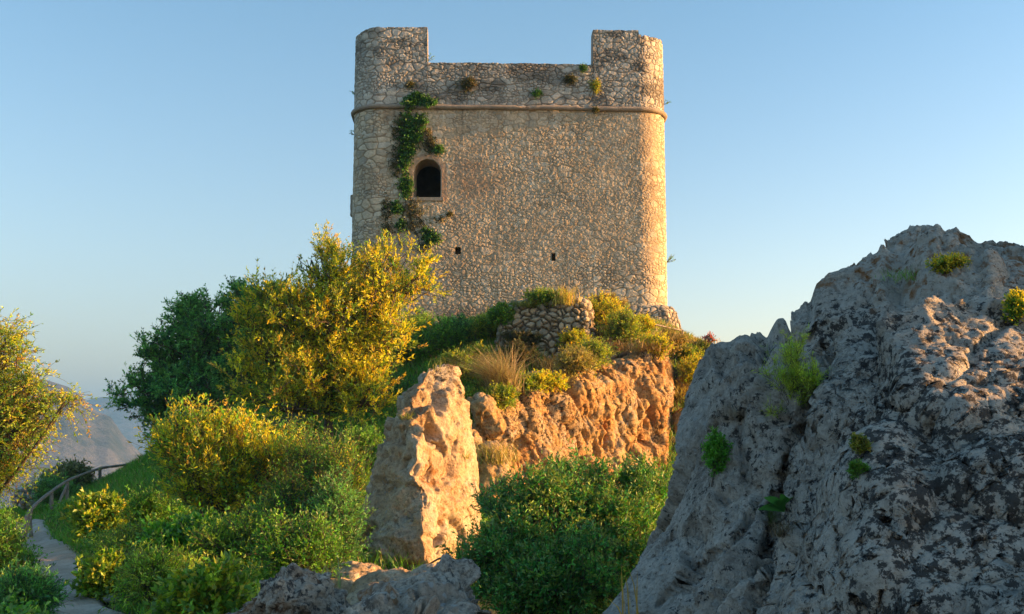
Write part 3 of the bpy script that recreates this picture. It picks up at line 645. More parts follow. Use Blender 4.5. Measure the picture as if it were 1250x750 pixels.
def masonry(s, z, X, level):
    """relief and colour of rubble masonry on (s,z); returns displacement, colour"""
    q = np.stack([s / .9, z / .9, s * 0 + level], 1)
    ws = s + .10 * fbm(q * 2.2, 3, 41); wz = z + .07 * fbm(q * 2.2 + 9, 3, 42)
    bigm = fbm(np.stack([s / 2.6, z / 2.0, s * 0], 1), 3, 45)
    f1, f2, rid, dl = worley2(ws / .29, wz / .20, 7)
    g1, g2, rid2, dl2 = worley2(ws / .155 + 31, wz / .12 + 7, 9)
    sel = (r2(rid, 9) + bigm * .45) > .42   # zones of small infill stones
    e = np.where(sel, (g2 - g1) * .8, f2 - f1); id_ = np.where(sel, rid2, rid)
    k1, k2_, rid3, _ = worley2(ws / .46 + 3, wz / .27 + 9, 19)   # runs of larger, flatter blocks laid in rough courses
    crs = fbm(np.stack([s / 3.2, z / .7, s * 0 + 21], 1), 3, 58) > .16; e = np.where(crs, (k2_ - k1) * 1.25, e); id_ = np.where(crs, rid3, id_)
    par = sstep(Z_CORN - .05, Z_CORN + .05, z)
    exposed = np.clip(par * .55 + sstep(-4.3, -5.6, X) * .8 + sstep(zt(300), zt(350), z) * .45 + sstep(5.6, 6.1, X) * .8 + .5 * fbm(np.stack([s / 1.6, z / 1.6, s * 0 + 5], 1), 4, 46) + .38, .12, 1)
    gap = 1 - sstep(.03, .16 + .10 * r2(id_, 6), e)
    rnd = sstep(0, .5, e)
    rl = exposed * (.56 + .14 * par)
    disp = rl * (.020 * rnd ** .7 - .028 * gap) + (r2(id_, 3) - .5) * .014 * rl * (1 - gap)
    disp = disp + .012 * fbm(np.stack([s / .07, z / .07, s * 0], 1), 3, 47) + .02 * bigm
    k = r2(id_, 1)[:, None]; k2 = r2(id_, 2)[:, None]
    stone = np.array([.60, .50, .36]) * (.66 + .50 * k) * (1 + (k2 - .5) * np.array([.16, .0, -.18]))
    fade = (1 - exposed)[:, None] * .35
    mort = np.array([.46, .335, .20]) * (1 + .45 * fbm(np.stack([s / .5, z / .5, s * 0], 1), 4, 48))[:, None]
    mdark = mort * (1 - .32 * exposed[:, None])
    col = stone * (1 - fade) + mort * fade * 1.05
    col = col * (1 - gap[:, None]) + mdark * gap[:, None]
    # weather streaks and greyer crown
    st = fbm(np.stack([s / .55, z / 3.5, s * 0 + 3], 1), 4, 49)[:, None]
    col = col * (1 + .26 * st)
    rs = sstep(.25, .6, fbm(np.stack([s / .22, s * 0, s * 0 + 1], 1), 3, 55)) * np.exp(-np.clip(Z_CORN - z, 0, 9) / 1.3) * (z < Z_CORN); col = col * (1 - .35 * rs[:, None])
    rp = sstep(.18, .30, fbm(np.stack([s / 1.7, z / 1.3, s * 0 + 13], 1), 3, 56))[:, None] * (1 - par[:, None]); col = col * (1 - .35 * rp) + mort * np.array([1.0, 1.0, 1.05]) * .35 * rp
    gr = (par * .45)[:, None]
    lum = col.mean(1, keepdims=True); col = col * (1 - gr) + lum * np.array([.95, .93, .88]) * gr
    # dark biological growth along the parapet foot and under the cap
    moss = sstep(.05, .45, fbm(np.stack([s / .8, z / .45, s * 0 + 8], 1), 4, 50) + .35 * par - .28)[:, None] * (par * .8)[:, None]
    col = col * (1 - moss * .55)
    brick = (np.exp(-((X - P(575, 210, 42)[0]) / .95) ** 2 - ((z - zt(220)) / .95) ** 2) * (1 + .8 * fbm(np.stack([s / .4, z / .4, s * 0], 1), 3, 51)))[:, None]
    brick = np.clip(brick, 0, .8); rows = (.85 + .3 * sstep(-.2, .5, np.sin(z * 78 + .6 * fbm(np.stack([s / .3, z / .3, s * 0], 1), 2, 52))) * sstep(-.9, -.4, np.sin(s * 24 + 1.6 * np.floor(z * 12.4))))[:, None]
    col = col * (1 - brick) + np.array([.40, .27, .17]) * rows * brick
    red = (np.exp(-((X + 1.6) / 1.4) ** 2 - ((z - zt(388)) / .45) ** 2))[:, None] * .7
    col = col * (1 - red) + np.array([.33, .20, .12]) * red
    seep = np.exp(-((X - P(648, 200, 42)[0]) / .09) ** 2)[:, None] * (sstep(zt(270), zt(200), z))[:, None] * .25 * (z < zt(190))[:, None]
    col = col * (1 - seep) + np.array([.5, .5, .48]) * seep
    return disp, np.clip(col, .01, .9), par
TOWER = thing('stone_tower', 'square castle tower of pale rubble stone with rounded corners, two merlons and arched window', 'tower', tuple(tw(0., 0., 4.2)))
def wall_band(z0, z1arr, nv, lvl):
    tt = np.linspace(0, 1, nv); Zg = z0 + (z1arr[None, :] - z0) * tt[:, None]
    S = np.repeat(ps[None, :], nv, 0).ravel(); Z = Zg.ravel(); LX = np.tile(pp[:, 0], nv); LY = np.tile(pp[:, 1], nv); NX = np.tile(pn[:, 0], nv); NY = np.tile(pn[:, 1], nv)
    base = tw(LX, LY, Z); d, c, par = masonry(S, Z, np.where(LY < -3, base[:, 0], 0 * LX), lvl)
    front = LY < -HD + .5
    for hx, hz_, a, b in HOLES:
        m = front & (np.abs(base[:, 0] - hx) < a) & (np.abs(Z - hz_) < b); d = np.where(m, -.55, d); c = np.where(m[:, None], c * .6, c)
    near = front & win_in(base[:, 0], Z, .22) & ~win_in(base[:, 0], Z)
    c = np.where(near[:, None], c * .35 + np.array([.33, .225, .15]) * .65, c); d = np.where(near, d * .35, d)
    # slight batter and bulge of the old wall
    V = tw(LX + NX * d, LY + NY * d, Z)
    faces = grid_faces(NP_, nv, True)
    inw = win_in(base[:, 0], Z) & front
    faces = faces[~(inw[faces].all(1))]
    return V, faces, c, tt
V, Fq, c, _ = wall_band(ZB, np.full(NP_, Z_CORN), int((Z_CORN - ZB) / .024), 0)
part('wall', V, [Fq], M_MASON, TOWER, c)
nvp = int((Z_MER - Z_CORN) / .03)
V, Fq, c, _ = wall_band(Z_CORN, ztop, nvp, 0)
# thickness of the parapet: cap and inner face
TH = .75; inner = pp - pn * TH; o0 = len(V); topi = (nvp - 1) * NP_ + np.arange(NP_)
mid = tw(pp[:, 0] - pn[:, 0] * TH * .5, pp[:, 1] - pn[:, 1] * TH * .5, ztop + .04)
inn = tw(inner[:, 0], inner[:, 1], ztop + .0); inb = tw(inner[:, 0], inner[:, 1], np.full(NP_, Z_CORN - .1))
a = np.arange(NP_); b = (a + 1) % NP_
extraF = np.concatenate([np.stack([topi[a], topi[b], o0 + b, o0 + a], 1), np.stack([o0 + a, o0 + b, o0 + NP_ + b, o0 + NP_ + a], 1), np.stack([o0 + NP_ + a, o0 + NP_ + b, o0 + 2 * NP_ + b, o0 + 2 * NP_ + a], 1)])
V = np.concatenate([V, mid, inn, inb]); c = np.concatenate([c, np.tile([.33, .28, .22], (3 * NP_, 1))])
part('parapet', V, [Fq, extraF], M_MASON, TOWER, c)
# roof terrace
pc, _, _ = plan(-TH + .05, .3, .3); v = tw(pc[:, 0], pc[:, 1], np.full(len(pc), Z_CORN - .05)); v = np.concatenate([v, [tw(0., 0., Z_CORN)]])
k = np.arange(len(pc)); part('roof', v, [np.stack([k, (k + 1) % len(pc), np.full(len(pc), len(pc))], 1)], M_DARK, TOWER)
# string course (rounded moulding)
pq, pqn, pqs = plan(0, .06, .2); ang = np.linspace(-90, 90, 9); rad_ = .10
rowsV = []
for q in ang:
    rr_ = rad_ * (1 + .10 * fbm(np.stack([pqs / .3, pqs * 0 + q, pqs * 0], 1), 3, 5)) 
    off = .03 + np.cos(R(q)) * rr_ * 1.15
    rowsV.append(tw(pq[:, 0] + pqn[:, 0] * off, pq[:, 1] + pqn[:, 1] * off, Z_CORN + np.sin(R(q)) * rr_ - .05 * sstep(.3, .6, fbm(np.stack([pqs / .5, pqs * 0, pqs * 0 + 8], 1), 3, 7)) * (q > 0) + .025 * fbm(np.stack([pqs / 1.2, pqs * 0, pqs * 0 + 4], 1), 3, 6)))
V = np.concatenate(rowsV); cc = np.tile(np.array([.34, .27, .20]), (len(V), 1)) * (1 + .3 * fbm(V / .25, 3, 8))[:, None]
part('string_course', V, [grid_faces(len(pq), len(ang), True)], M_MASON, TOWER, cc, True)
# window: brick lined reveal and dark chamber behind
def winring(grow, y, n=14):
    zc = WIN[2] - WHW; r = WHW + grow; a_ = np.linspace(0, math.pi, n); xs = [WIN[0] + r] + list(WIN[0] + r * np.cos(a_)) + [WIN[0] - r]; zs = [WIN[1] - grow * .4] + list(zc + r * np.sin(a_)) + [WIN[1] - grow * .4]
    return np.stack([xs, np.full(len(xs), y), zs], 1)
yF = TC[1] - HD * math.cos(TROT) + (WIN[0]) * math.sin(TROT)
ringsW = [winring(.03, yF - .012), winring(-.002, yF - .004), winring(-.005, yF + .5), winring(-.03, yF + 1.1)]
n = len(ringsW[0]); V = np.concatenate(ringsW); M_BRK = NT('window_brick'); br = M_BRK.n('ShaderNodeTexBrick'); br.inputs['Scale'].default_value = 6; br.inputs['Color1'].default_value = (.56, .40, .27, 1); br.inputs['Color2'].default_value = (.42, .30, .20, 1); br.inputs['Mortar'].default_value = (.3, .25, .19, 1)
M_BRK.l(M_BRK.co(), br.inputs['Vector']); m_brk = M_BRK.pbr(br.outputs[0], .95, M_BRK.bump(M_BRK.noise(15), .02))
wnd = part('window', V, [grid_faces(n, len(ringsW), True)], m_brk, TOWER)
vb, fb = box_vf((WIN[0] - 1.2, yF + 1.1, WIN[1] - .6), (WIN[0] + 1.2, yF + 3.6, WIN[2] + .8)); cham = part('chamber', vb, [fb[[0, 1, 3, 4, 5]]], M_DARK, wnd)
vb, fb = box_vf((WIN[0] - WHW - .10, yF - .06, WIN[1] - .13), (WIN[0] + WHW + .10, yF + .45, WIN[1] + .003)); part('sill', vb, [fb], m_brk, wnd)
# stone box corbelled off the left side
vb, fb = box_vf((-HW - .14, -HD + 1.3, zt(256)), (-HW + .2, -HD + 2.5, zt(229))); vb = tw(vb[:, 0], vb[:, 1], vb[:, 2])
V_, Q_ = rock(vb, [fb], .05, big=.02, bigs=.3, fac=((.2, .2, .15),), fine=.01, fines=.1, seed=3, sm=1, pits=0)
part('corbel', V_, [Q_], M_MASON, TOWER, np.tile([.36, .30, .23], (len(V_), 1)))
# battered footing at the right corner
def foot_ring(z, off): 
    ln = [(2.6, -HD - off), (4.6, -HD - off), (HW - .5 + off, -HD - off), (HW + off, -HD + .3 - off * .3), (HW + off, -HD + 3), (HW + off * .9, 3), (HW - 1, 3), (HW - 1, -HD + 1), (2.6, -HD + 1)]
    return [tuple(tw(a_, b_, z)) for a_, b_ in ln]
fr = [foot_ring(2.3, .75), foot_ring(3.9, .48), foot_ring(zt(398), .38), foot_ring(zt(380), .24), foot_ring(zt(373), .06), foot_ring(zt(371), -.1)]
def stone_rock(V, Fs, vox, size, seed, amp=.05, base=(.40, .345, .27), vsc=1.3, **kw):
    V, Q = remesh(V, Fs, vox); V = smooth_mesh(V, Q, 1); N = normals(V, Q)
    V0 = V; q = V0 * np.array([1, 1, vsc]) / size + .25 * np.stack([fbm(V0 / size, 2, seed + k_) for k_ in range(3)], 1)
    f1, f2, rid, dl = worley(q, seed); e = f2 - f1
    gap = 1 - sstep(.02, .17, e); g = np.stack([r2(rid, 1), r2(rid, 2), r2(rid, 3)], 1) - .5
    d = amp * (sstep(0, .4, e) ** .6 - 1.1 * gap) + (dl * g).sum(1) * amp * 1.2 + (r2(rid, 5) - .5) * amp * 1.4 + amp * .2 * fbm(V0 / .07, 3, seed)
    V = V0 + N * d[:, None]
    c_ = np.array(base) * (.55 + .75 * r2(rid, 6))[:, None] * (1 + (r2(rid, 7) - .5)[:, None] * np.array([.16, 0, -.16]))
    c_ = c_ * (1 - gap[:, None]) + np.array(base) * .4 * gap[:, None]
    return V, Q, c_
V, Q, c = stone_rock(*loft(fr, 120, 8, False), .04, .24, 71, .022, (.42, .36, .27)); part('footing', V, [Q], M_RUBBLE, TOWER, c)
print('tower', time.time() - T0)

# ruined rubble wall stub in front of the tower
rw = [[(607, 452, 34.6), (660, 452, 34.3), (714, 450, 34.0), (723, 448, 35.6), (720, 445, 37.4), (610, 450, 37.0)],
      [(607, 420, 34.8), (660, 420, 34.5), (714, 418, 34.2), (722, 416, 35.7), (720, 415, 37.4), (610, 420, 37.0)],
      [(612, 392, 35.0), (660, 390, 34.7), (715, 388, 34.3), (722, 388, 35.8), (719, 388, 37.4), (612, 395, 37.0)],
      [(622, 372, 35.2), (660, 368, 34.9), (713, 371, 34.5), (720, 372, 35.9), (716, 372, 37.3), (622, 376, 36.8)],
      [(632, 369, 35.7), (660, 366, 35.3), (705, 366, 35.0), (712, 367, 36.0), (708, 368, 36.8), (632, 370, 36.4)]]
V, Q, c = stone_rock(*loft([cl(r) for r in rw], 100, 8, False), .035, .27, 81, .07, (.42, .34, .23))
RUIN = mk('ruined_wall', V, [Q], M_RUBBLE, col=c); tag(RUIN, 'crumbling rubble wall stub overgrown with grass in front of the tower', 'wall')
# second rubble remnant right of it, down the slope
rw = [[(738, 452, 34.2), (762, 450, 34.4), (772, 446, 36), (740, 446, 36)], [(742, 425, 34.6), (764, 424, 34.8), (770, 420, 36.2), (744, 420, 36.2)], [(748, 398, 35.2), (762, 400, 35.2), (766, 400, 36.2), (750, 398, 36.2)]]
V, Q, c = stone_rock(*loft([cl(r) for r in rw], 60, 8, False), .035, .26, 83, .08, (.38, .30, .22))
RUIN2 = mk('ruined_wall', V, [Q], M_RUBBLE, col=c); tag(RUIN2, 'small heap of wall rubble half hidden by yellow shrubs right of the larger wall stub', 'wall')
exec_marker = 0
bpy.context.view_layer.update()
DG = bpy.context.evaluated_depsgraph_get()
def hit(px, py, start=0.0):
    d = Vector(ray(px, py)); d.normalize()
    ok, loc, nrm, idx, ob, mt = bpy.context.scene.ray_cast(DG, d * start, d)
    return (np.array(loc), np.array(nrm), ob.name) if ok else (P(px, py, 35), np.array([0, -1, 0.]), None)

# ------------------------------------------------------------------ vegetation
def unit(rng, n):
    v = rng.normal(size=(n, 3)); return nrmz(v)
def leaves(pos, ax, L, W, rng, fold=.25):
    n = len(pos); ax = nrmz(ax); side = nrmz(np.cross(ax, unit(rng, n))); up = np.cross(side, ax)
    L = np.broadcast_to(L, n)[:, None]; W = np.broadcast_to(W, n)[:, None]
    b = pos; m = pos + ax * L * .48 + up * L * fold * .4; t_ = pos + ax * L - up * L * fold * .15
    V = np.stack([b, m + side * W * .5, t_, m - side * W * .5], 1).reshape(-1, 3)
    return V, np.arange(n * 4).reshape(n, 4)
def pal(rng, n, cols, jit=.22):
    cols = np.array(cols, float); w = cols[:, 3] / cols[:, 3].sum(); k = rng.choice(len(cols), n, p=w)
    return cols[k, :3] * (1 + jit * rng.normal(size=(n, 1))).clip(.45, 1.7) * (1 + .06 * rng.normal(size=(n, 3)))
def bez(a, b, K, bow):
    t_ = np.linspace(0, 1, K)[None, :, None]; return a[:, None] * (1 - t_) + b[:, None] * t_ + bow[:, None] * np.sin(np.pi * t_)
def plant(name, label, cat, base, lumps, cols, seed, n2=14, n3=5, n4=4, shoot=.5, nleaf=12, lL=.06, lW=.02, up=.5, mat=None, group=None, trunk_r=.09, stems=1, bark=None, leafang=.9, stemr=.004, tips=None, sag=0, crown='crown', colvar=.22, shell=.55, spread_sh=.8):
    """lumps: list of (centre xyz, radii xyz). Woody frame grows base > lumps > branches > shoots; leaves sit along the shoots."""
    rng = np.random.default_rng(seed); base = np.array(base, float); root = thing(name, label, cat, base, group)
    lc = np.array([l[0] for l in lumps], float); lr = np.array([l[1] for l in lumps], float); vol = lr.prod(1) ** (2 / 3); nb = np.maximum(3, (n2 * vol / vol.mean())).astype(int)
    T = []; K = 6
    st = base + np.column_stack([rng.normal(size=(len(lumps), 2)) * trunk_r * (0.3 if stems == 1 else 4), np.zeros(len(lumps)) - .1])
    fork = base + (lc.mean(0) - base) * (.35 if stems == 1 else .12)
    if stems == 1:
        tp = bez(base[None] - np.array([[0, 0, .15]]), fork[None], K, rng.normal(size=(1, 3)) * .08); T.append(tubes(tp, np.linspace(trunk_r * 1.25, trunk_r * .8, K)[None], 8)); a0 = np.repeat(fork[None], len(lumps), 0)
    else: a0 = st
    ln = np.linalg.norm(lc - a0, axis=1, keepdims=True)
    limb = bez(a0, lc, K, rng.normal(size=lc.shape) * .07 * ln); T.append(tubes(limb, np.linspace(.7, .25, K)[None] * trunk_r * np.ones((len(lumps), 1)), 6))
    # secondary branches
    s2 = []; e2 = []; li = np.repeat(np.arange(len(lumps)), nb); n = len(li)
    tpos = rng.uniform(.35, 1, n); kk = tpos * (K - 1); k0 = np.minimum(kk.astype(int), K - 2); fr_ = (kk - k0)[:, None]
    s2 = limb[li, k0] * (1 - fr_) + limb[li, k0 + 1] * fr_
    d = unit(rng, n); d[:, 2] += .25; d = nrmz(d); e2 = lc[li] + d * lr[li] * rng.uniform(shell, 1.0, (n, 1))
    l2 = np.linalg.norm(e2 - s2, axis=1, keepdims=True); b2 = bez(s2, e2, K, rng.normal(size=(n, 3)) * .09 * l2 + np.array([0, 0, .05]) * l2)
    T.append(tubes(b2, np.linspace(.22, .07, K)[None] * trunk_r * np.ones((n, 1)), 4))
    # tertiary
    i3 = np.repeat(np.arange(n), n3); m = len(i3); tp = rng.uniform(.25, 1, m) * (K - 1); k0 = np.minimum(tp.astype(int), K - 2); fr_ = (tp - k0)[:, None]
    s3 = b2[i3, k0] * (1 - fr_) + b2[i3, k0 + 1] * fr_; out = nrmz(s3 - lc[li[i3]] + 1e-3)
    d3 = nrmz(out * .7 + unit(rng, m) * .8 + np.array([0, 0, up * .6])); L3 = lr[li[i3]].mean(1)[:, None] * rng.uniform(.18, .42, (m, 1)); e3 = s3 + d3 * L3
    b3 = bez(s3, e3, 4, rng.normal(size=(m, 3)) * .08 * L3); T.append(tubes(b3, np.linspace(.08, .04, 4)[None] * trunk_r * np.ones((m, 1)), 3))
    # shoots
    i4 = np.repeat(np.arange(m), n4); q = len(i4); tp = rng.uniform(.1, 1, q) * 3; k0 = np.minimum(tp.astype(int), 2); fr_ = (tp - k0)[:, None]
    s4 = b3[i4, k0] * (1 - fr_) + b3[i4, k0 + 1] * fr_
    d4 = nrmz(d3[i4] * .6 + unit(rng, q) * spread_sh + np.array([0, 0, up])); L4 = shoot * rng.uniform(.4, 1.45, (q, 1)); e4 = s4 + d4 * L4 - np.array([0, 0, sag]) * L4
    b4 = bez(s4, e4, 4, rng.normal(size=(q, 3)) * .06 * L4 + np.array([0, 0, sag * .3]) * L4); T.append(tubes(b4, np.linspace(1, .5, 4)[None] * stemr * np.ones((q, 1)), 3))
    V, Fc = merge([(v, [f]) for v, f in T]); part('trunk' if stems == 1 else 'stems', V, Fc, bark or M_BARK, root, smooth=True)
    # leaves
    sc = pal(rng, q, cols, colvar); i5 = np.repeat(np.arange(q), nleaf); w = len(i5); tp = (rng.uniform(.08, 1.02, w)) * 3; k0 = np.minimum(tp.astype(int), 2); fr_ = (tp - k0)[:, None]
    keep = rng.random(w) < rng.uniform(.3, 1.15, q)[i5]; i5 = i5[keep]; tp = tp[keep]; k0 = k0[keep]; fr_ = fr_[keep]; w = len(i5)
    lp = b4[i5, k0] * (1 - fr_) + b4[i5, k0 + 1] * fr_; tip = (tp / 3)[:, None]
    la = nrmz(nrmz(e4 - s4)[i5] * (.5 + .5 * tip) + unit(rng, w) * leafang)
    cc = sc[i5] * (1 + .13 * rng.normal(size=(w, 1))).clip(.5, 1.5)
    if tips is not None: cc = np.where((tp[:, None] > 2.1) & (rng.random((w, 1)) < .8), np.array(tips) * (1 + .15 * rng.normal(size=(w, 1))), cc)
    V, f = leaves(lp, la, lL * rng.uniform(.6, 1.3, w), lW * rng.uniform(.7, 1.25, w), rng)
    part(crown, V, [f], mat or M_LEAF, root, np.repeat(cc, 4, 0).clip(.004, .8))
    return root
def lump(px, py, D, rxp, ryp, rd=None):
    c_ = P(px, py, D); k = D / FPX; return (c_, (rxp * k, rd if rd else (rxp + ryp) / 2 * k, ryp * k))
def ground_at(px, D):
    X = P(px, 500, D)[0]; return np.array([X, D, gz1(X, D)])

YEL = [(.84, .66, .02, 4), (.60, .62, .03, 3), (.22, .38, .035, 2.2), (.66, .45, .06, .8)]
YGR = [(.34, .44, .035, 3), (.19, .34, .03, 3), (.50, .48, .04, 1.5), (.12, .25, .03, 1.5)]
DGR = [(.13, .38, .09, 4), (.20, .48, .10, 3), (.035, .13, .055, 2), (.16, .32, .06, .8)]
GRN = [(.12, .34, .03, 4), (.20, .44, .035, 3), (.06, .19, .03, 2), (.28, .42, .04, 1)]
LIM = [(.27, .46, .035, 3), (.17, .36, .03, 3), (.42, .50, .04, 1)]
# dark evergreen behind at the left
plant('evergreen_tree', 'dense dark green tree behind the yellow almond tree, rounded crown against the sky', 'tree', ground_at(262, 45.5) , [
    lump(205, 455, 45.5, 45, 52), lump(262, 420, 46, 58, 60), lump(320, 400, 46.5, 50, 58), lump(180, 492, 45.5, 36, 38), lump(250, 490, 44.5, 60, 45), lump(330, 470, 45.5, 60, 55), lump(385, 440, 46.5, 50, 60), lump(298, 372, 46.5, 26, 28), lump(228, 392, 46, 26, 26)],
    DGR, 101, n2=34, n3=8, n4=6, shoot=.42, nleaf=17, lL=.13, lW=.05, up=.45, trunk_r=.26, leafang=.8, shell=.7)
# tall almond tree in front of the tower's left edge
plant('almond_tree', 'tall yellow-leaved tree with thin upright shoots overlapping the left edge of the tower', 'tree', ground_at(405, 30.5), [
    lump(402, 334, 30.5, 36, 34), lump(346, 380, 30.2, 52, 42), lump(470, 345, 30.4, 50, 46), lump(415, 400, 30, 55, 46), lump(330, 435, 30, 44, 44), lump(385, 465, 29.6, 60, 40), lump(440, 450, 30, 42, 44), lump(505, 340, 30.6, 32, 36), lump(310, 400, 30.3, 28, 32), lump(380, 318, 30.5, 20, 20), lump(480, 410, 30.2, 34, 40), lump(360, 500, 29.4, 50, 26), lump(450, 490, 29.4, 40, 34), lump(300, 470, 29.6, 26, 28)],
    YEL + [(.14, .26, .03, 1.8)], 102, n2=19, n3=6, n4=5, shoot=.50, nleaf=15, lL=.11, lW=.036, up=.75, trunk_r=.13, leafang=.75, shell=.5)
# almond at the left frame edge
plant('almond_tree', 'thin-twigged yellow and orange tree cut off by the left edge of the photo', 'tree', ground_at(-30, 21), [
    lump(2, 445, 21, 36, 46), lump(-44, 430, 21, 50, 60), lump(32, 492, 20.8, 36, 30), lump(-10, 510, 21, 50, 46), lump(78, 492, 20.6, 22, 12), lump(48, 458, 20.6, 18, 18), lump(20, 545, 21, 34, 30), lump(-10, 580, 21, 30, 26)],
    [(.60, .62, .04, 3), (.42, .58, .04, 3), (.55, .36, .08, .8), (.16, .34, .04, 2.6)], 103, n2=26, n3=5, n4=4, shoot=.46, nleaf=14, lL=.07, lW=.025, up=.35, trunk_r=.055, sag=.25, shell=.5)
# golden shrub mid-left
plant('golden_shrub', 'bright golden-yellow shrub on the bank left of the pinnacle', 'shrub', ground_at(275, 20), [
    lump(272, 565, 20, 58, 50), lump(225, 545, 20, 36, 36), lump(318, 580, 19.8, 34, 40), lump(250, 600, 19.7, 50, 32)],
    YEL + [(.20, .44, .04, 2.2)], 104, n2=25, n3=6, n4=5, shoot=.46, nleaf=14, lL=.085, lW=.027, up=.9, trunk_r=.05, stems=4, leafang=.8, crown='foliage')
plant('sprawling_shrub', 'green shrub with loose yellow shoots between golden shrub and pinnacle', 'shrub', ground_at(392, 19.5), [
    lump(385, 590, 19.5, 48, 52), lump(420, 610, 19, 32, 60), lump(360, 640, 18.8, 56, 46), lump(345, 560, 20.5, 34, 34)],
    GRN + [(.48, .48, .04, 2.5)], 105, n2=28, n3=6, n4=5, shoot=.42, nleaf=12, lL=.065, lW=.018, up=.75, trunk_r=.05, stems=4, crown='foliage')
# foreground bush
plant('olive_green_bush', 'dense deep-green leafy bush in front of the sunlit cliff, beside the huge boulder', 'bush', (.35, 11.8, gz1(.35, 11.8)), [
    lump(655, 655, 11.8, 62, 62), lump(720, 640, 12.2, 62, 58), lump(610, 700, 11.4, 52, 58), lump(690, 715, 11.2, 78, 58), lump(780, 620, 12.6, 42, 46), lump(765, 690, 11.8, 50, 56), lump(625, 640, 12.2, 40, 44), lump(700, 600, 12.6, 44, 30)],
    [(.08, .33, .06, 4), (.13, .42, .065, 3), (.05, .22, .05, 2), (.28, .48, .06, 1.4)], 106, n2=56, n3=7, n4=5, shoot=.19, nleaf=12, lL=.052, lW=.021, up=.7, mat=M_LEAFG, trunk_r=.035, stems=5, stemr=.002, shell=.6, crown='foliage', tips=(.20, .30, .06))
print('trees', time.time() - T0)

# bank shrubs in the lower left  (px, base y, D, w px, h px, palette, label)
BANK = [
    (130, 640, 22.5, 40, 36, YGR, 'low yellow-green herb clump just right of the footpath fence'),
    (190, 640, 21, 52, 46, GRN, 'mid-green bush at the grassy foot of the golden shrub, left side'),
    (165, 690, 17.5, 46, 40, YGR, 'small yellow-green bush beside the loose stones of the path'),
    (235, 700, 16.0, 60, 50, GRN, 'leafy green bush above the path bend, below the golden shrub'),
    (310, 690, 15.5, 66, 56, LIM, 'lime-tinted bush directly under the golden shrub'),
    (200, 750, 13.0, 60, 50, LIM, 'lime-green herb clump at the bottom edge right of the path'),
    (265, 755, 11.5, 58, 52, YGR, 'yellow-green herb clump at the bottom edge left of the squat boulder'),
    (370, 690, 14.0, 60, 66, GRN, 'dark green bush just behind the squat lichen boulder'),
    (412, 700, 15.5, 36, 90, DGR, 'dark shaded bush against the left foot of the pinnacle'),
    (140, 735, 15.0, 26, 22, YGR, 'tiny yellowish sapling between the loose path stones'),
    (2, 640, 24, 26, 46, GRN, 'green bush at the left frame edge under the thin-twigged tree'),
    (70, 575, 34, 36, 30, DGR, 'dusky green bush behind the rubble heap at the left'),
    (92, 560, 36, 34, 28, [(.15, .19, .08, 3), (.22, .25, .12, 2)], 'pale feathery bush behind the path fence'),
    (12, 720, 15.5, 46, 66, GRN, 'green bush in the lower left corner beside the path'),
    (45, 755, 13.0, 30, 34, DGR, 'dark green bush at the bottom edge left of the path'),
    (330, 590, 27, 50, 44, GRN, 'green bush on the slope under the tall yellow tree'),
    (450, 555, 27, 40, 46, GRN, 'green bush on the slope left of the pinnacle shoulder'),
    (300, 545, 33, 60, 34, DGR, 'dark bush at the foot of the dense evergreen tree'),
    (225, 560, 36, 50, 30, DGR, 'dark bush between fence end and evergreen tree'),
]
for k, (px, by, D, w, h, cl_, lb) in enumerate(BANK):
    g = ground_at(px, D); ppx, ppy = proj(np.array([g])); hh = h * D / FPX
    kx = D / FPX; rng = np.random.default_rng(500 + k)
    lm = [((g[0] + dx * w * kx, g[1] + rng.uniform(-.2, .2), g[2] + hh * dz), (w * kx * .55, w * kx * .5, hh * .42)) for dx, dz in ((-.35, .55), (.35, .5), (0, .85), (.05, .4))]
    fine = D < 18
    plant('bush', lb, 'bush', g, lm, cl_, 600 + k, n2=20 if fine else 15, n3=5, n4=4, shoot=.22 + .004 * D, nleaf=12, lL=(.085, .05, .07)[k % 3] * (1 if fine else 1.25), lW=(.050, .022, .014)[k % 3] * (1 if fine else 1.25), up=.6, trunk_r=.03, stems=4, stemr=.003, group='bushes on the left bank', crown='foliage')

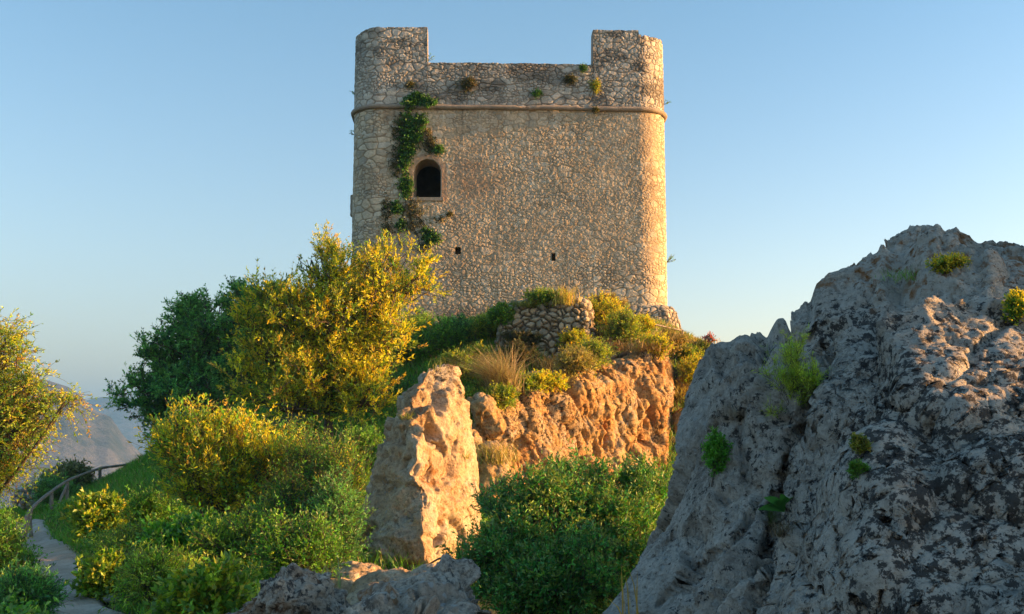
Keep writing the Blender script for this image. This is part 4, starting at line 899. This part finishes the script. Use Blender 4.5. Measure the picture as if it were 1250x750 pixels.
# shrubs on the mound and the cliff edge: positions by ray onto terrain or rock
MOUND = [
    (735, 402, 44, 40, YEL, 'yellow-green tussock shrub immediately right of the wall stub'),
    (762, 424, 34, 38, YGR, 'olive shrub on the rubble heap below the iron handrail start'),
    (833, 446, 36, 26, YGR, 'round green shrub on the cliff corner below the end of the handrail'),
    (566, 428, 40, 36, DGR, 'dark green shrub at the tower base left of the wall stub'),
    (598, 420, 34, 30, YGR, 'yellow-tipped shrub touching the left end of the wall stub'),
    (535, 440, 56, 46, GRN, 'wide green shrub between the tall yellow tree and the wall stub'),
    (492, 450, 56, 52, LIM, 'bright green shrub under the overhanging yellow boughs'),
    (722, 452, 40, 30, YGR, 'shrub on the cliff brow below the right corner of the wall stub'),
    (577, 520, 18, 44, YGR, 'narrow yellow-green shrub in the gap between pinnacle and cliff'),
    (560, 470, 40, 34, YGR, 'shrub on the slope just above the pinnacle tip'),
    (465, 500, 56, 50, DGR, 'dark green shrub on the slope behind the pinnacle left shoulder'),
    (612, 398, 26, 22, GRN, 'small green shrub growing at the left top of the wall stub'),
    (800, 436, 30, 20, YEL, 'low golden shrub on the cliff brow left of the cliff corner'),
    (850, 470, 26, 26, YEL, 'golden shrub on the sunny recess right of the cliff'),
    (848, 520, 24, 34, YGR, 'shrub low in the recess between cliff and huge boulder'),
    (640, 480, 24, 16, YGR, 'small shrub hanging over the upper left of the cliff face'),
    (600, 478, 26, 20, YGR, 'small shrub at the upper left corner of the cliff'),
    (668, 478, 34, 18, YEL, 'golden shrub trailing over the cliff brow left of centre'),
    (612, 500, 26, 22, YGR, 'olive shrub in the notch at the cliff upper left, beside the wedged boulder'),
    (705, 458, 40, 22, [(.40, .34, .10, 3), (.28, .30, .06, 2)], 'ochre shrub spilling over the cliff brow below the wall stub corner'),
    (520, 505, 40, 36, GRN, 'green shrub partly hidden behind the pinnacle'),
]
MPOS = []
for k, (px, by, w, h, cl_, lb) in enumerate(MOUND):
    loc, nr_, nm = hit(px, by, 21.0); D = loc[1]; kx = D / FPX; hh = h * kx; rng = np.random.default_rng(800 + k); MPOS.append((lb, loc))
    lm = [((loc[0] + dx * w * kx, loc[1] + rng.uniform(-.15, .25), loc[2] + hh * dz), (w * kx * .42, w * kx * .42, hh * .38)) for dx, dz in ((-.28, .45), (.28, .42), (0, .68))]
    plant('shrub', lb, 'shrub', loc, lm, cl_, 900 + k, n2=16, n3=5, n4=4, shoot=(.24, .32, .2)[k % 3], nleaf=12, lL=(.07, .09, .055)[k % 3], lW=(.026, .018, .034)[k % 3], up=.7, trunk_r=.025, stems=4, stemr=.004, group='shrubs on the castle mound', crown='foliage')
print('shrubs', time.time() - T0)

# ---- grass
def blades(pos, H, lean, W, cols, rng, bend=.35):
    n = len(pos); H = np.broadcast_to(H, n)[:, None]; W = np.broadcast_to(W, n)[:, None]
    a_ = rng.uniform(0, 2 * np.pi, n); side = np.stack([np.cos(a_), np.sin(a_), 0 * a_], 1)
    d = nrmz(np.array([0, 0, 1.]) + lean); m = pos + d * H * .55; tip = pos + d * H + (lean * bend - np.array([0, 0, .12])) * H
    V = np.stack([pos - side * W * .5, pos + side * W * .5, m + side * W * .38, m - side * W * .38, tip], 1).reshape(-1, 3)
    b = np.arange(n)[:, None] * 5; return V, [b + np.array([[0, 1, 2, 3]]), b + np.array([[3, 2, 4]])], np.repeat(cols, 5, 0)
rng = np.random.default_rng(77)
# tufts over the visible hillside, thinner on the path
N = 80000
gxx = rng.uniform(-19, 9, N); gyy = rng.uniform(9, 41, N); pz = np.stack([gxx, gyy, gxx * 0], 1)
pxx, _ = proj(np.stack([gxx, gyy, gyy * 0], 1))
dens = fbm(pz / 2.0, 3, 12); keep = (path_dist(gxx, gyy) > .42) & (pxx > -60) & (pxx < 900) & (dens > -.35) & ~((gxx > -2.9) & (gxx < .3) & (gyy > 8.5) & (gyy < 15.6)) & ~((np.abs(gxx - .35) < 6) & (gyy > 41))
gxx, gyy = gxx[keep], gyy[keep]; per = 5
bx = np.repeat(gxx, per) + rng.normal(size=len(gxx) * per) * .06; by = np.repeat(gyy, per) + rng.normal(size=len(gxx) * per) * .06
bz = gz(bx, by) - .02; nb = len(bx); q3 = np.stack([bx, by, bx * 0], 1)
hgt = (.29 + .20 * fbm(q3 / 1.7, 3, 14)) * rng.uniform(.5, 1.4, nb); hgt = np.where(path_dist(bx, by) < 1.0, hgt * .5, hgt)
kcol = pal(rng, nb, [(.10, .29, .03, 4), (.16, .38, .035, 3), (.26, .32, .06, 1.2), (.42, .36, .15, .5)])
dry = (sstep(32, 36, by) * sstep(-3, 2, bx))[:, None]; dcol = pal(rng, nb, [(.42, .34, .12, 3), (.30, .32, .05, 3), (.48, .38, .19, 2)])
kcol = np.where(rng.random((nb, 1)) < dry * .75, dcol, kcol)
V, Fs, cc = blades(np.stack([bx, by, bz], 1), hgt, rng.normal(size=(nb, 3)) * np.array([.35, .35, 0]), .012 + .0004 * by, kcol, rng)
tag(mk('grass', V, Fs, M_GRASS, col=cc), 'green and straw grass over the slopes below the tower', 'grass', kind='stuff')
# leafy herb carpet
N = 26000
gxx = rng.uniform(-14, 1, N); gyy = rng.uniform(8, 30, N); pz = np.stack([gxx, gyy, gxx * 0], 1); dens = fbm(pz / 1.4, 3, 22)
pxx, _ = proj(np.stack([gxx, gyy, gyy * 0], 1))
keep = (path_dist(gxx, gyy) > .6) & (pxx > -60) & (pxx < 620) & (dens > -.05) & ~((gxx > -3) & (gyy < 16.5) & (gyy > 9) & (gxx < 1) & (gxx > -2.9)); gxx, gyy = gxx[keep], gyy[keep]; per = 9
n0 = len(gxx); hs_ = rng.uniform(.06, .42, n0); bx = np.repeat(gxx, per); by = np.repeat(gyy, per); hz_ = np.repeat(hs_, per) * rng.uniform(.3, 1.05, n0 * per)
pos = np.stack([bx, by, np.repeat(gz(gxx, gyy), per) + hz_], 1) + rng.normal(size=(n0 * per, 3)) * .05
cc = pal(rng, n0, [(.09, .25, .03, 4), (.15, .34, .035, 3), (.28, .42, .05, 1)]).repeat(per, 0) * (1 + .15 * rng.normal(size=(n0 * per, 1))).clip(.4, 1.6)
ax = unit(rng, n0 * per) + np.array([0, 0, .25]); V, f = leaves(pos, ax, .075 * rng.uniform(.6, 1.3, n0 * per), .04, rng)
tag(mk('undergrowth', V, [f], M_LEAF, col=np.repeat(cc, 4, 0).clip(.01, .8)), 'leafy herbs carpeting the shady bank', 'undergrowth', kind='stuff')
print('grass', time.time() - T0)
# ------------------------------------------------------------------ ivy and wall plants on the tower
def hits(pts, start):
    P_, N_ = [], []
    for px, py in pts:
        d = Vector(ray(px, py)); d.normalize(); ok, loc, nr_, idx, ob, mt = bpy.context.scene.ray_cast(DG, d * start, d)
        if ok and loc[1] < 60: P_.append(loc[:]); N_.append(nr_[:])
    return np.array(P_), np.array(N_)
def patch_leaves(patches, start, per, lL, lW, cols, seed, off=.10, down=.2):
    rng = np.random.default_rng(seed); V_, F_, c_ = [], [], []; roots = []
    for (px, py, rx, ry, n) in patches:
        r_ = np.sqrt(rng.random(n)); a_ = rng.uniform(0, 2 * np.pi, n); q = np.stack([px + rx * r_ * np.cos(a_) * (1 + .3 * rng.normal(size=n)), py + ry * r_ * np.sin(a_) * (1 + .25 * rng.normal(size=n))], 1)
        p_, n_ = hits(q, start)
        if not len(p_): continue
        roots.append((p_.mean(0), p_))
        m = len(p_) * per; b = np.repeat(p_, per, 0) + np.repeat(n_, per, 0) * rng.uniform(.01, off, (m, 1)) + rng.normal(size=(m, 3)) * .035
        b[:, 1] = np.minimum(b[:, 1], np.repeat(p_[:, 1], per) + .0)
        ax = unit(rng, m) + np.array([0, -.5, -down]); v, f = leaves(b, ax, lL * rng.uniform(.6, 1.4, m), lW * rng.uniform(.7, 1.3, m), rng)
        V_.append(v); F_.append(f); c_.append(np.repeat(np.repeat(pal(rng, len(p_), cols), per, 0) * (1 + .15 * rng.normal(size=(m, 1))), 4, 0))
    V, F = merge([(v, [f]) for v, f in zip(V_, F_)]); return V, F, np.concatenate(c_).clip(.01, .7), roots
IVG = [(.06, .18, .035, 4), (.10, .27, .04, 3), (.03, .08, .025, 2)]; IVB = [(.13, .11, .04, 3), (.08, .09, .03, 3), (.17, .14, .06, 2), (.06, .10, .025, 2)]
ivy = thing('ivy', 'ivy climbing the tower in a ragged green and brown column left of the arched window', 'ivy', P(495, 290, 41.9))
V, F, c, rts = patch_leaves([(512, 121, 12, 6, 170), (524, 126, 8, 4, 70), (499, 128, 8, 3, 50), (497, 160, 8, 22, 190), (512, 150, 9, 10, 90), (494, 195, 7, 16, 130), (496, 228, 7, 12, 130), (500, 180, 9, 12, 110), (508, 167, 8, 9, 70), (484, 254, 8, 8, 70), (527, 291, 9, 8, 90), (519, 282, 5, 5, 30), (490, 274, 6, 8, 40), (535, 183, 6, 5, 50), ], 38, 7, .085, .065, IVG, 41, .14)
part('foliage', V, F, M_LEAF, ivy, c)
V, F, c, _ = patch_leaves([(487, 165, 8, 26, 120), (483, 200, 7, 20, 70), (521, 170, 7, 14, 60), (527, 176, 8, 10, 60), (503, 255, 14, 14, 90), (472, 258, 6, 16, 60), (507, 275, 12, 10, 60), (472, 280, 10, 8, 40), (517, 303, 8, 5, 30), (538, 268, 8, 3, 16)], 38, 7, .07, .045, IVB, 42, .10)
part('dead_foliage', V, F, M_LEAF, ivy, c)
rng = np.random.default_rng(43); st_ = []
for a_, b_ in (((486, 300), (494, 240)), ((494, 240), (490, 190)), ((490, 190), (500, 140)), ((500, 140), (512, 124)), ((492, 210), (505, 160)), ((505, 160), (530, 182)), ((510, 300), (498, 235)), ((500, 250), (526, 290))):
    q = [(a_[0] + (b_[0] - a_[0]) * u_ + 3 * math.sin(u_ * 7 + a_[0]), a_[1] + (b_[1] - a_[1]) * u_) for u_ in np.linspace(0, 1, 7)]
    p_, n_ = hits(q, 38)
    if len(p_) == 7: st_.append(p_ + np.array([0, -.03, 0]))
V, F = tubes(np.array(st_), np.full((len(st_), 7), .018), 5); part('stem', V, [F], M_BARK, ivy, smooth=True)
WALLP = [('yellow-green tuft hanging on the parapet beside the right merlon', [(727, 106, 4, 7, 110)], [(.42, .42, .05, 3), (.20, .28, .04, 2)]),
         ('small green tuft on the parapet left of the yellow-green one', [(655, 115, 6, 3, 60)], IVG),
         ('green sprig below the parapet rim near the right merlon', [(712, 84, 4, 3, 40)], IVG),
         ('brownish mossy growth in the middle of the parapet', [(572, 103, 9, 8, 120)], IVB),
         ('brown moss patch on the parapet right of centre', [(696, 98, 5, 4.5, 110)], IVB),
         ('small dark weed at the foot of the left merlon', [(500, 104, 4, 2.5, 40)], IVB),
         ('little tuft under the string course beside the right merlon', [(727, 134, 3, 2, 30)], IVB),
         ('small dark weed on the wall below the right end of the window sill', [(549, 262, 3.5, 2, 30)], IVB)]
for k, (lb, pt, cl_) in enumerate(WALLP):
    V, F, c, rts = patch_leaves(pt, 38, 7, .075, .035, cl_, 60 + k, .12, -.1)
    tag(mk('wall_plant', V, F, M_LEAF, col=c), lb, 'wall plant', 'plants rooted in the tower wall')
# wispy sprigs seen against the sky on the tower edges
def sprig(px, py, D, dx, lb, seed, n=7, L=.35, cols=GRN):
    rng = np.random.default_rng(seed); root = thing('wall_sprig', lb, 'sprig', P(px, py, D), 'sprigs on the tower edges'); b = P(px, py, D)
    e = b + np.stack([dx * rng.uniform(.3, 1, n) * L, rng.normal(size=n) * .1, rng.uniform(.1, .9, n) * L], 1); B = bez(np.repeat(b[None], n, 0), e, 5, rng.normal(size=(n, 3)) * .03)
    V, F = tubes(B, np.full((n, 5), .007), 3); part('stems', V, [F], M_BARK, root)
    i5 = rng.integers(0, n, n * 8); k5 = rng.integers(2, 5, n * 8); v, f = leaves(B[i5, k5], unit(rng, n * 8), .06, .025, rng); part('foliage', v, [f], M_LEAF, root, np.repeat(pal(rng, n * 8, cols), 4, 0).clip(.01, .6))
sprig(813, 321, 43.3, 1, 'thin twig with a few leaves sticking out of the sunlit right edge low down', 1, 9, .4)
sprig(811, 128, 43.3, 1, 'wisp growing out above the right end of the string course', 2, 5, .3)
sprig(435, 118, 43.3, -1, 'wisp on the left tower edge above the string course', 3, 6, .3)
sprig(433, 165, 43.3, -1, 'tiny weed on the left tower edge below the string course', 4, 5, .2)
sprig(519, 76, 42.2, 1, 'thin twig standing in the corner between left merlon and low parapet', 5, 5, .42)

# ------------------------------------------------------------------ plants rooted on the boulders and rocks
def tuft(name, label, cat, px, py, n, H, lean, W, cols, seed, spread=.05, start=0, group=None, mat=None, loc=None, bias=(0, 0, 0), bend=.35):
    rng = np.random.default_rng(seed); loc = hits([(px, py)], start)[0][0] if loc is None else np.array(loc)
    root = thing(name, label, cat, loc, group); pos = loc + rng.normal(size=(n, 3)) * np.array([spread, spread * .6, spread * .15])
    V, F, cc = blades(pos, H * rng.uniform(.5, 1.2, n), rng.normal(size=(n, 3)) * np.array([lean, lean, 0]) + np.array(bias), W, pal(rng, n, cols), rng, bend)
    part('blades', V, F, mat or M_GRASS, root, cc.clip(.01, .8)); return root
def rock_plant(label, px, py, w, h, cols, seed, start=0, lL=.02, lW=.008, shoot=.07, nleaf=12, n2=16, tips=None, name='rock_plant', up=.6, group='plants in the cracks of the big boulder', **kw):
    loc = hits([(px, py)], start)[0][0]; kx = loc[1] / FPX; rng = np.random.default_rng(seed)
    lm = [((loc[0] + dx * w * kx, loc[1] - .03 - abs(dx) * .02, loc[2] + h * kx * dz), (w * kx * .45, w * kx * .3, h * kx * .42)) for dx, dz in ((-.2, .4), (.2, .45), (0, .75))]
    return plant(name, label, 'plant', loc, lm, cols, seed, n2=n2, n3=4, n4=3, shoot=shoot, nleaf=nleaf, lL=lL, lW=lW, up=up, trunk_r=.008, stems=3, stemr=.0012, crown='foliage', group=group, tips=tips, **kw)
rock_plant('feathery lime-yellow plant growing high on the smooth left side of the huge boulder', 968, 512, 58, 88, [(.50, .62, .05, 3), (.34, .50, .05, 2)], 201, lL=.034, lW=.0035, nleaf=22, shoot=.10, up=1.0, n2=12)
rock_plant('small bright green fern tuft near the boulder left edge', 874, 576, 18, 46, [(.10, .34, .03, 3), (.16, .42, .04, 2)], 202, lL=.022, lW=.010, shoot=.05)
rock_plant('yellow-flowered cushion plant near the top of the huge boulder', 1158, 329, 52, 9, [(.20, .34, .04, 2), (.55, .45, .03, 2)], 203, tips=(.75, .55, .03), lL=.016, lW=.010, shoot=.045)
rock_plant('yellow-flowered plant at the right frame edge on the boulder', 1240, 386, 26, 20, [(.12, .30, .035, 3), (.20, .38, .04, 2)], 204, tips=(.75, .65, .04), lL=.02, lW=.011, shoot=.05)
rock_plant('tiny green sprig in a crack right of the feathery plant', 1045, 578, 12, 10, [(.10, .26, .03, 3)], 205, shoot=.025, n2=8, nleaf=8)
rock_plant('tiny olive moss clump low on the boulder', 1047, 548, 18, 12, [(.28, .28, .04, 3), (.14, .2, .03, 2)], 206, shoot=.02, n2=8, nleaf=8)
tuft('grass_tuft', 'fresh green grass tuft in a ledge just under the boulder summit', 'grass tuft', 1112, 341, 170, .10, .7, .004, [(.16, .34, .04, 3), (.26, .42, .05, 2)], 207, .10)
tuft('grass_tuft', 'dry brown grass tuft in the crease of the huge boulder', 'grass tuft', 955, 655, 260, .13, .55, .0022, [(.24, .18, .12, 3), (.14, .11, .08, 3)], 208, .035, bias=(0, -.3, 0))
tuft('grass_tuft', 'thin green grass beside the broad-leaved plant in the boulder crease', 'grass tuft', 940, 640, 90, .15, .5, .0025, [(.16, .26, .08, 3)], 209, .03, bias=(-.1, -.3, 0))
def broad(label, px, py, L, W, n, col_, seed):
    rng = np.random.default_rng(seed); loc = hits([(px, py)], 0)[0][0]; root = thing('broad_leaved_plant', label, 'plant', loc)
    V_ = []; F_ = []; c_ = []
    for k in range(n):
        a_ = rng.uniform(-1.5, 1.5); d = nrmz(np.array([math.sin(a_), -.55, .35 + .8 * math.cos(a_)])); sd = nrmz(np.cross(d, np.array([.2, -1, .1]))); up = np.cross(sd, d); l = L * rng.uniform(.6, 1.15); K = 7
        tt = np.linspace(0, 1, K); cen = loc + d * l * tt[:, None] + np.array([0, 0, -.35]) * l * (tt ** 2)[:, None]; w = W * np.sin(np.pi * (tt * .9 + .07)) ** .8
        V = np.concatenate([cen - sd * w[:, None] + up * w[:, None] * .3, cen, cen + sd * w[:, None] + up * w[:, None] * .3]); f = grid_faces(K, 3); V_.append((V, [f])); c_.append(np.tile(np.array(col_) * rng.uniform(.6, 1.4), (len(V), 1)))
    V, F = merge(V_); part('leaf', V, F, M_LEAFG, root, np.concatenate(c_), True)
broad('dark green plant with long broad leaves sprouting from the boulder crease', 958, 624, .24, .026, 13, (.07, .25, .05), 210)
# dry ochre stalks in front of the boulder, bottom edge
tuft('dry_stalks', 'two glowing ochre grass stalks at the bottom edge in front of the boulder', 'dry grass', 768, 760, 9, .36, .16, .010, [(.62, .36, .08, 3)], 211, .04, mat=M_DRY, loc=P(766, 765, 6.6))
tuft('dry_stalks', 'pale dry grass stalks rising behind the squat boulder', 'dry grass', 385, 715, 10, .30, .12, .010, [(.30, .30, .14, 3)], 212, .06, mat=M_DRY, loc=P(386, 718, 8.3))
tuft('dry_stalks', 'pair of pale seed stalks between squat boulder and pinnacle', 'dry grass', 410, 712, 8, .26, .12, .012, [(.28, .30, .16, 3)], 213, .05, mat=M_DRY, loc=P(411, 716, 8.6))
tuft('dry_stalks', 'thin straw stalks standing on the pinnacle summit', 'dry grass', 532, 452, 26, .26, .3, .010, [(.45, .38, .12, 3), (.25, .30, .06, 2)], 214, .10, start=12, mat=M_DRY, loc=P(532, 456, 17.2))
tuft('grass_tuft', 'small straw tuft on the shaded ledge of the pinnacle', 'grass tuft', 498, 512, 60, .16, .7, .010, [(.30, .30, .08, 3), (.2, .26, .05, 2)], 215, .06, start=12)
tuft('grass_tuft', 'olive tuft in a notch low on the sunlit side of the pinnacle', 'grass tuft', 568, 560, 40, .14, .7, .010, [(.34, .34, .08, 3)], 216, .05, start=12)
# dry and green grass on the mound
STRAW = [(.52, .36, .17, 3), (.42, .30, .13, 3), (.60, .46, .24, 1)]
for k, (lb, px, py, n, H, ln, sp, bs, cl_) in enumerate([
    ('large arching tussock of pale straw on the mound above the cliff, left part', 614, 478, 700, 1.2, .42, .17, (-.3, -.45, .1), [(.46, .38, .24, 3), (.36, .29, .18, 3), (.54, .46, .30, 1)]),
    ('straw tussock on the mound between wall stub and cliff brow, centre', 672, 455, 420, .6, .5, .28, (.1, -.4, 0), STRAW),
    ('tall golden grass standing on top of the wall stub', 690, 372, 160, .7, .25, .17, (0, 0, 0), [(.60, .46, .12, 3), (.46, .44, .08, 2)]),
    ('green grass cap on the left top of the wall stub', 645, 374, 420, .22, .8, .30, (0, -.1, 0), [(.20, .26, .05, 3), (.34, .32, .08, 2)]),
    ('golden grass on the cliff corner below the handrail', 812, 420, 400, .42, .6, .3, (0, -.2, 0), STRAW),
    ('orange-lit grass on the skyline right of the tower footing', 848, 424, 450, .35, .6, .4, (0, -.1, 0), [(.52, .34, .12, 3), (.36, .30, .08, 2)]),
    ('straw tussock hanging over the brow right of the small rubble heap', 790, 428, 350, .42, .7, .3, (0, -.4, -.1), STRAW),
    ('dry grass on the steep sunny recess beside the huge boulder', 838, 485, 700, .45, .6, .7, (0, -.3, 0), [(.56, .44, .10, 3), (.40, .34, .10, 2)]),
    ('straw strip along the cliff base left of the green bush', 602, 565, 260, .6, .35, .28, (0, -.2, 0), [(.50, .38, .16, 3), (.36, .34, .08, 2)]),
    ('brown tussock beside the small rubble heap', 748, 430, 350, .45, .55, .28, (0, -.3, 0), [(.36, .24, .15, 3), (.46, .34, .16, 2)])]):
    tuft('straw_tussock', lb, 'dry grass', px, py, n, H, ln, .022, cl_, 230 + k, sp, 21, 'grass tussocks on the castle mound', M_DRY, None, bs, .8)
# more shrubs of the mound
for k, (px, by, w, h, cl_, lb) in enumerate([
    (640, 425, 40, 18, IVB, 'brownish creeping shrub low against the wall stub, left half'), (632, 448, 34, 24, IVB, 'brown twiggy shrub between straw tussock and wall stub'),
    (702, 432, 30, 26, YEL, 'small golden shrub against the lower right of the wall stub'), (745, 385, 34, 26, [(.34, .30, .08, 3), (.46, .34, .12, 2)], 'ochre bush crowning the yellow-green tussock shrub'),
    (783, 408, 22, 20, YEL, 'small golden shrub under the left part of the iron handrail'), (816, 430, 30, 26, [(.40, .30, .10, 2), (.26, .26, .06, 2)], 'ochre shrub on the cliff corner left of the round green one'),
    (580, 455, 34, 34, YGR, 'olive shrub left of the arching straw tussock'), (552, 410, 40, 20, GRN, 'green bush at the left foot of the tower wall'),
    (508, 412, 44, 34, LIM, 'bright green bush against the tower base, nearest the yellow tree'), (470, 440, 50, 40, YGR, 'olive bush in the shade of the tall yellow tree'),
    (665, 372, 40, 12, YGR, 'low cushion of leaves along the top of the wall stub'), (545, 470, 46, 30, GRN, 'green shrub above the pinnacle left of the straw tussock'),
    (858, 436, 20, 16, [(.22, .26, .06, 3), (.14, .2, .05, 2)], 'small grey-green shrub on the skyline right of the tower')]):
    loc, nr_, nm = hit(px, by, 21.0); D = loc[1]; kx = D / FPX; hh = h * kx
    lm = [((loc[0] + dx * w * kx, loc[1] + .05, loc[2] + hh * dz), (w * kx * .42, w * kx * .36, hh * .4)) for dx, dz in ((-.28, .42), (.28, .42), (0, .6))]
    plant('shrub', lb, 'shrub', loc, lm, cl_, 960 + k, n2=14, n3=4, n4=4, shoot=.22, nleaf=12, lL=.07, lW=.026, up=.7, trunk_r=.02, stems=4, stemr=.004, group='shrubs on the castle mound', crown='foliage')
# pink flowers on the skyline
loc = hits([(866, 428)], 21)[0][0]; loc = P(866, 421, 36.5)
plant('pink_flowers', 'small pink-flowered plant on the skyline where boulder and mound meet', 'flowers', loc, [((loc[0], loc[1], loc[2] + .16), (.2, .2, .14))], [(.14, .22, .06, 2), (.55, .16, .22, 2)], 990, n2=12, n3=3, n4=3, shoot=.12, nleaf=8, lL=.05, lW=.03, up=.8, trunk_r=.015, stems=3, crown='foliage', tips=(.65, .18, .26))

# ------------------------------------------------------------------ handrail, stakes, fence, stones, root
def log(pts, r, name, root, mat, seed=0, sides=8, sub=6, wob=.2):
    pts = np.array(pts, float); s_ = np.linspace(0, len(pts) - 1, (len(pts) - 1) * sub + 1); q = np.stack([np.interp(s_, np.arange(len(pts)), pts[:, k]) for k in range(3)], 1)
    q = np.stack([_smooth1(q[:, k], 5) for k in range(3)], 1); q[0] = pts[0]; q[-1] = pts[-1]
    rr_ = r * (1 + 1.5 * wob * fbm(q / .35 + seed * 3.1, 3, seed)); v, f = tubes(q[None], rr_[None], sides); n = len(v)
    cap0 = np.arange(sides)[::-1][None]; cap1 = np.arange(n - sides, n)[None]
    return part(name, v, [f, cap0, cap1], mat, root, smooth=True)
rail = thing('handrail', 'thin iron handrail descending from the wall rubble to the tower footing', 'handrail', P(765, 398, 37))
ra, rb = P(764, 387, 37.0), P(833, 404, 38.4)
log([ra, (ra + rb) / 2 + np.array([0, 0, -.02]), rb], .032, 'rail', rail, M_METAL, 1, wob=.05)
for u_ in (.03, .27, .52, .77): p_ = ra + (rb - ra) * u_; log([p_ + np.array([0, 0, -.02]), p_ - np.array([0, 0, .75])], .022, 'post', rail, M_METAL, 2, wob=.05)
log([rb + np.array([0, 0, .03]), rb - np.array([0, 0, .8])], .045, 'post', rail, M_METAL, 3, wob=.05)
st = thing('wooden_stake', 'two crossed grey stakes in the grass on top of the wall stub', 'stake', P(690, 374, 36.2))
log([P(689, 374, 36.2), P(688, 346, 36.2)], .045, 'stick', st, M_WOOD, 4); log([P(700, 374, 36.2), P(690, 350, 36.15)], .03, 'stick', st, M_WOOD, 5)
fence = thing('log_fence', 'rustic fence of bent grey logs curving down to the footpath', 'fence', P(34, 655, 27.5))
log([P(25, 656, 26.6), P(29, 641, 27), P(34, 626, 27.6), P(47, 612.5, 28.6), P(67, 597, 30.4), P(84, 586, 32.2), P(104, 578, 34.6), P(123, 571.5, 37), P(142, 569, 39.5), P(163, 566.5, 42.5)], .045, 'handrail_log', fence, M_WOOD, 6, sub=5)
for a_, b_, r_, s_ in ((P(29, 660, 27.0), P(38, 622, 27.9), .055, 7), (P(38, 655, 27.7), P(36, 624, 27.8), .05, 8), (P(63, 622, 30.1), P(63, 600, 30.1), .05, 9), (P(82, 622, 32.1), P(82, 587, 32.1), .05, 10), (P(69, 621, 31.6), P(82, 592, 32.1), .04, 11), (P(122, 600, 37), P(122, 572, 37), .06, 12), (P(163, 596, 42.5), P(163, 566, 42.5), .06, 13)):
    log([a_, (a_ + b_) / 2, b_], r_, 'post', fence, M_WOOD, s_)
log([P(131, 590, 38.2), P(148, 581, 40.4), P(165, 569, 42.4)], .045, 'brace', fence, M_WOOD, 14)
g = ground_at(58, 37); V, Q, c = stone_rock(*merge([blob(P(48, 606, 36.5), (.8, .6, .42)), blob(P(66, 600, 37), (.6, .6, .45)), blob(P(80, 604, 37), (.5, .5, .3)), blob(P(36, 608, 36.5), (.5, .5, .3))]), .035, .24, 91, .08, (.42, .40, .37))
tag(mk('rubble_heap', V, [Q], M_RUBBLE, col=c), 'heap of pale stones behind the log fence at the left', 'stone heap')
g = ground_at(295, 33); V, Q, c = stone_rock(*merge([blob(P(96, 598, 39), (.7, .5, .3)), blob(P(108, 596, 39), (.4, .4, .22))]), .035, .2, 93, .06, (.38, .36, .33))
tag(mk('rubble_heap', V, [Q], M_RUBBLE, col=c), 'small low heap of stones seen through the log fence, right of the larger heap', 'stone heap')
root_ = thing('bent_root', 'dark bent root sticking out at the foot of the pinnacle sunlit side', 'root', P(536, 682, 14.9))
log([P(522, 690, 15.1), P(534, 683, 14.95), P(543, 680, 14.9), P(549, 675, 14.9), P(547, 670, 14.9), P(541, 671, 14.9)], .014, 'branch', root_, M_BARK, 20)
# loose stones by the path: three shapes, copied
M_STONE = mat_rock('path_stone', (.26, .25, .24), (.38, .36, .34), (.46, .44, .41), black=.1, pale=.3, orange=.1, sc=3, bump=.006)
protos = []
for k in range(3):
    v, f = blob((0, 0, 0), (1, .75 + .1 * k, .55), 3); d, _, _ = facets(v, .8, 300 + k, .5, .3); v = v * (1 + d[:, None] + .12 * fbm(v / .8, 3, 310 + k)[:, None])
    o = mk('stone', v, f, M_STONE, smooth=False); protos.append(o.data); bpy.data.objects.remove(o)
rng = np.random.default_rng(350)
ST = [('pale loose stone beside the footpath, one of the scatter under the sapling', 46)]
for k in range(46):
    px = rng.uniform(84, 146); D = rng.uniform(14.8, 18.2); g = ground_at(px, D)
    for _ in range(20):
        if .42 < path_dist(np.array([g[0]]), np.array([g[1]]))[0] < 1.5: break
        px = rng.uniform(80, 150); D = rng.uniform(14.6, 18.4); g = ground_at(px, D)
    o = bpy.data.objects.new('stone', protos[k % 3]); C.objects.link(o); r_ = rng.uniform(.03, .11); o.scale = (r_, r_, r_); o.location = (g[0], g[1], g[2] + r_ * .25); o.rotation_euler = (rng.uniform(-.3, .3), rng.uniform(-.3, .3), rng.uniform(0, 6))
    tag(o, 'pale loose stone in the scatter between footpath and lime-green herbs', 'stone', 'loose stones along the path')
print('details', time.time() - T0)
# ------------------------------------------------------------------ haze
t = NT('haze_air'); pv = t.n('ShaderNodeVolumePrincipled'); pv.inputs['Color'].default_value = (.22, .52, 1.0, 1); pv.inputs['Density'].default_value = 0.00019; pv.inputs['Anisotropy'].default_value = 0.0
t.l(pv.outputs[0], t.out.inputs['Volume'])
vb, fb = box_vf((-9000, -1500, -1400), (120, 9000, 420))
tag(mk('haze', vb, [fb], t.m), kind='stuff')
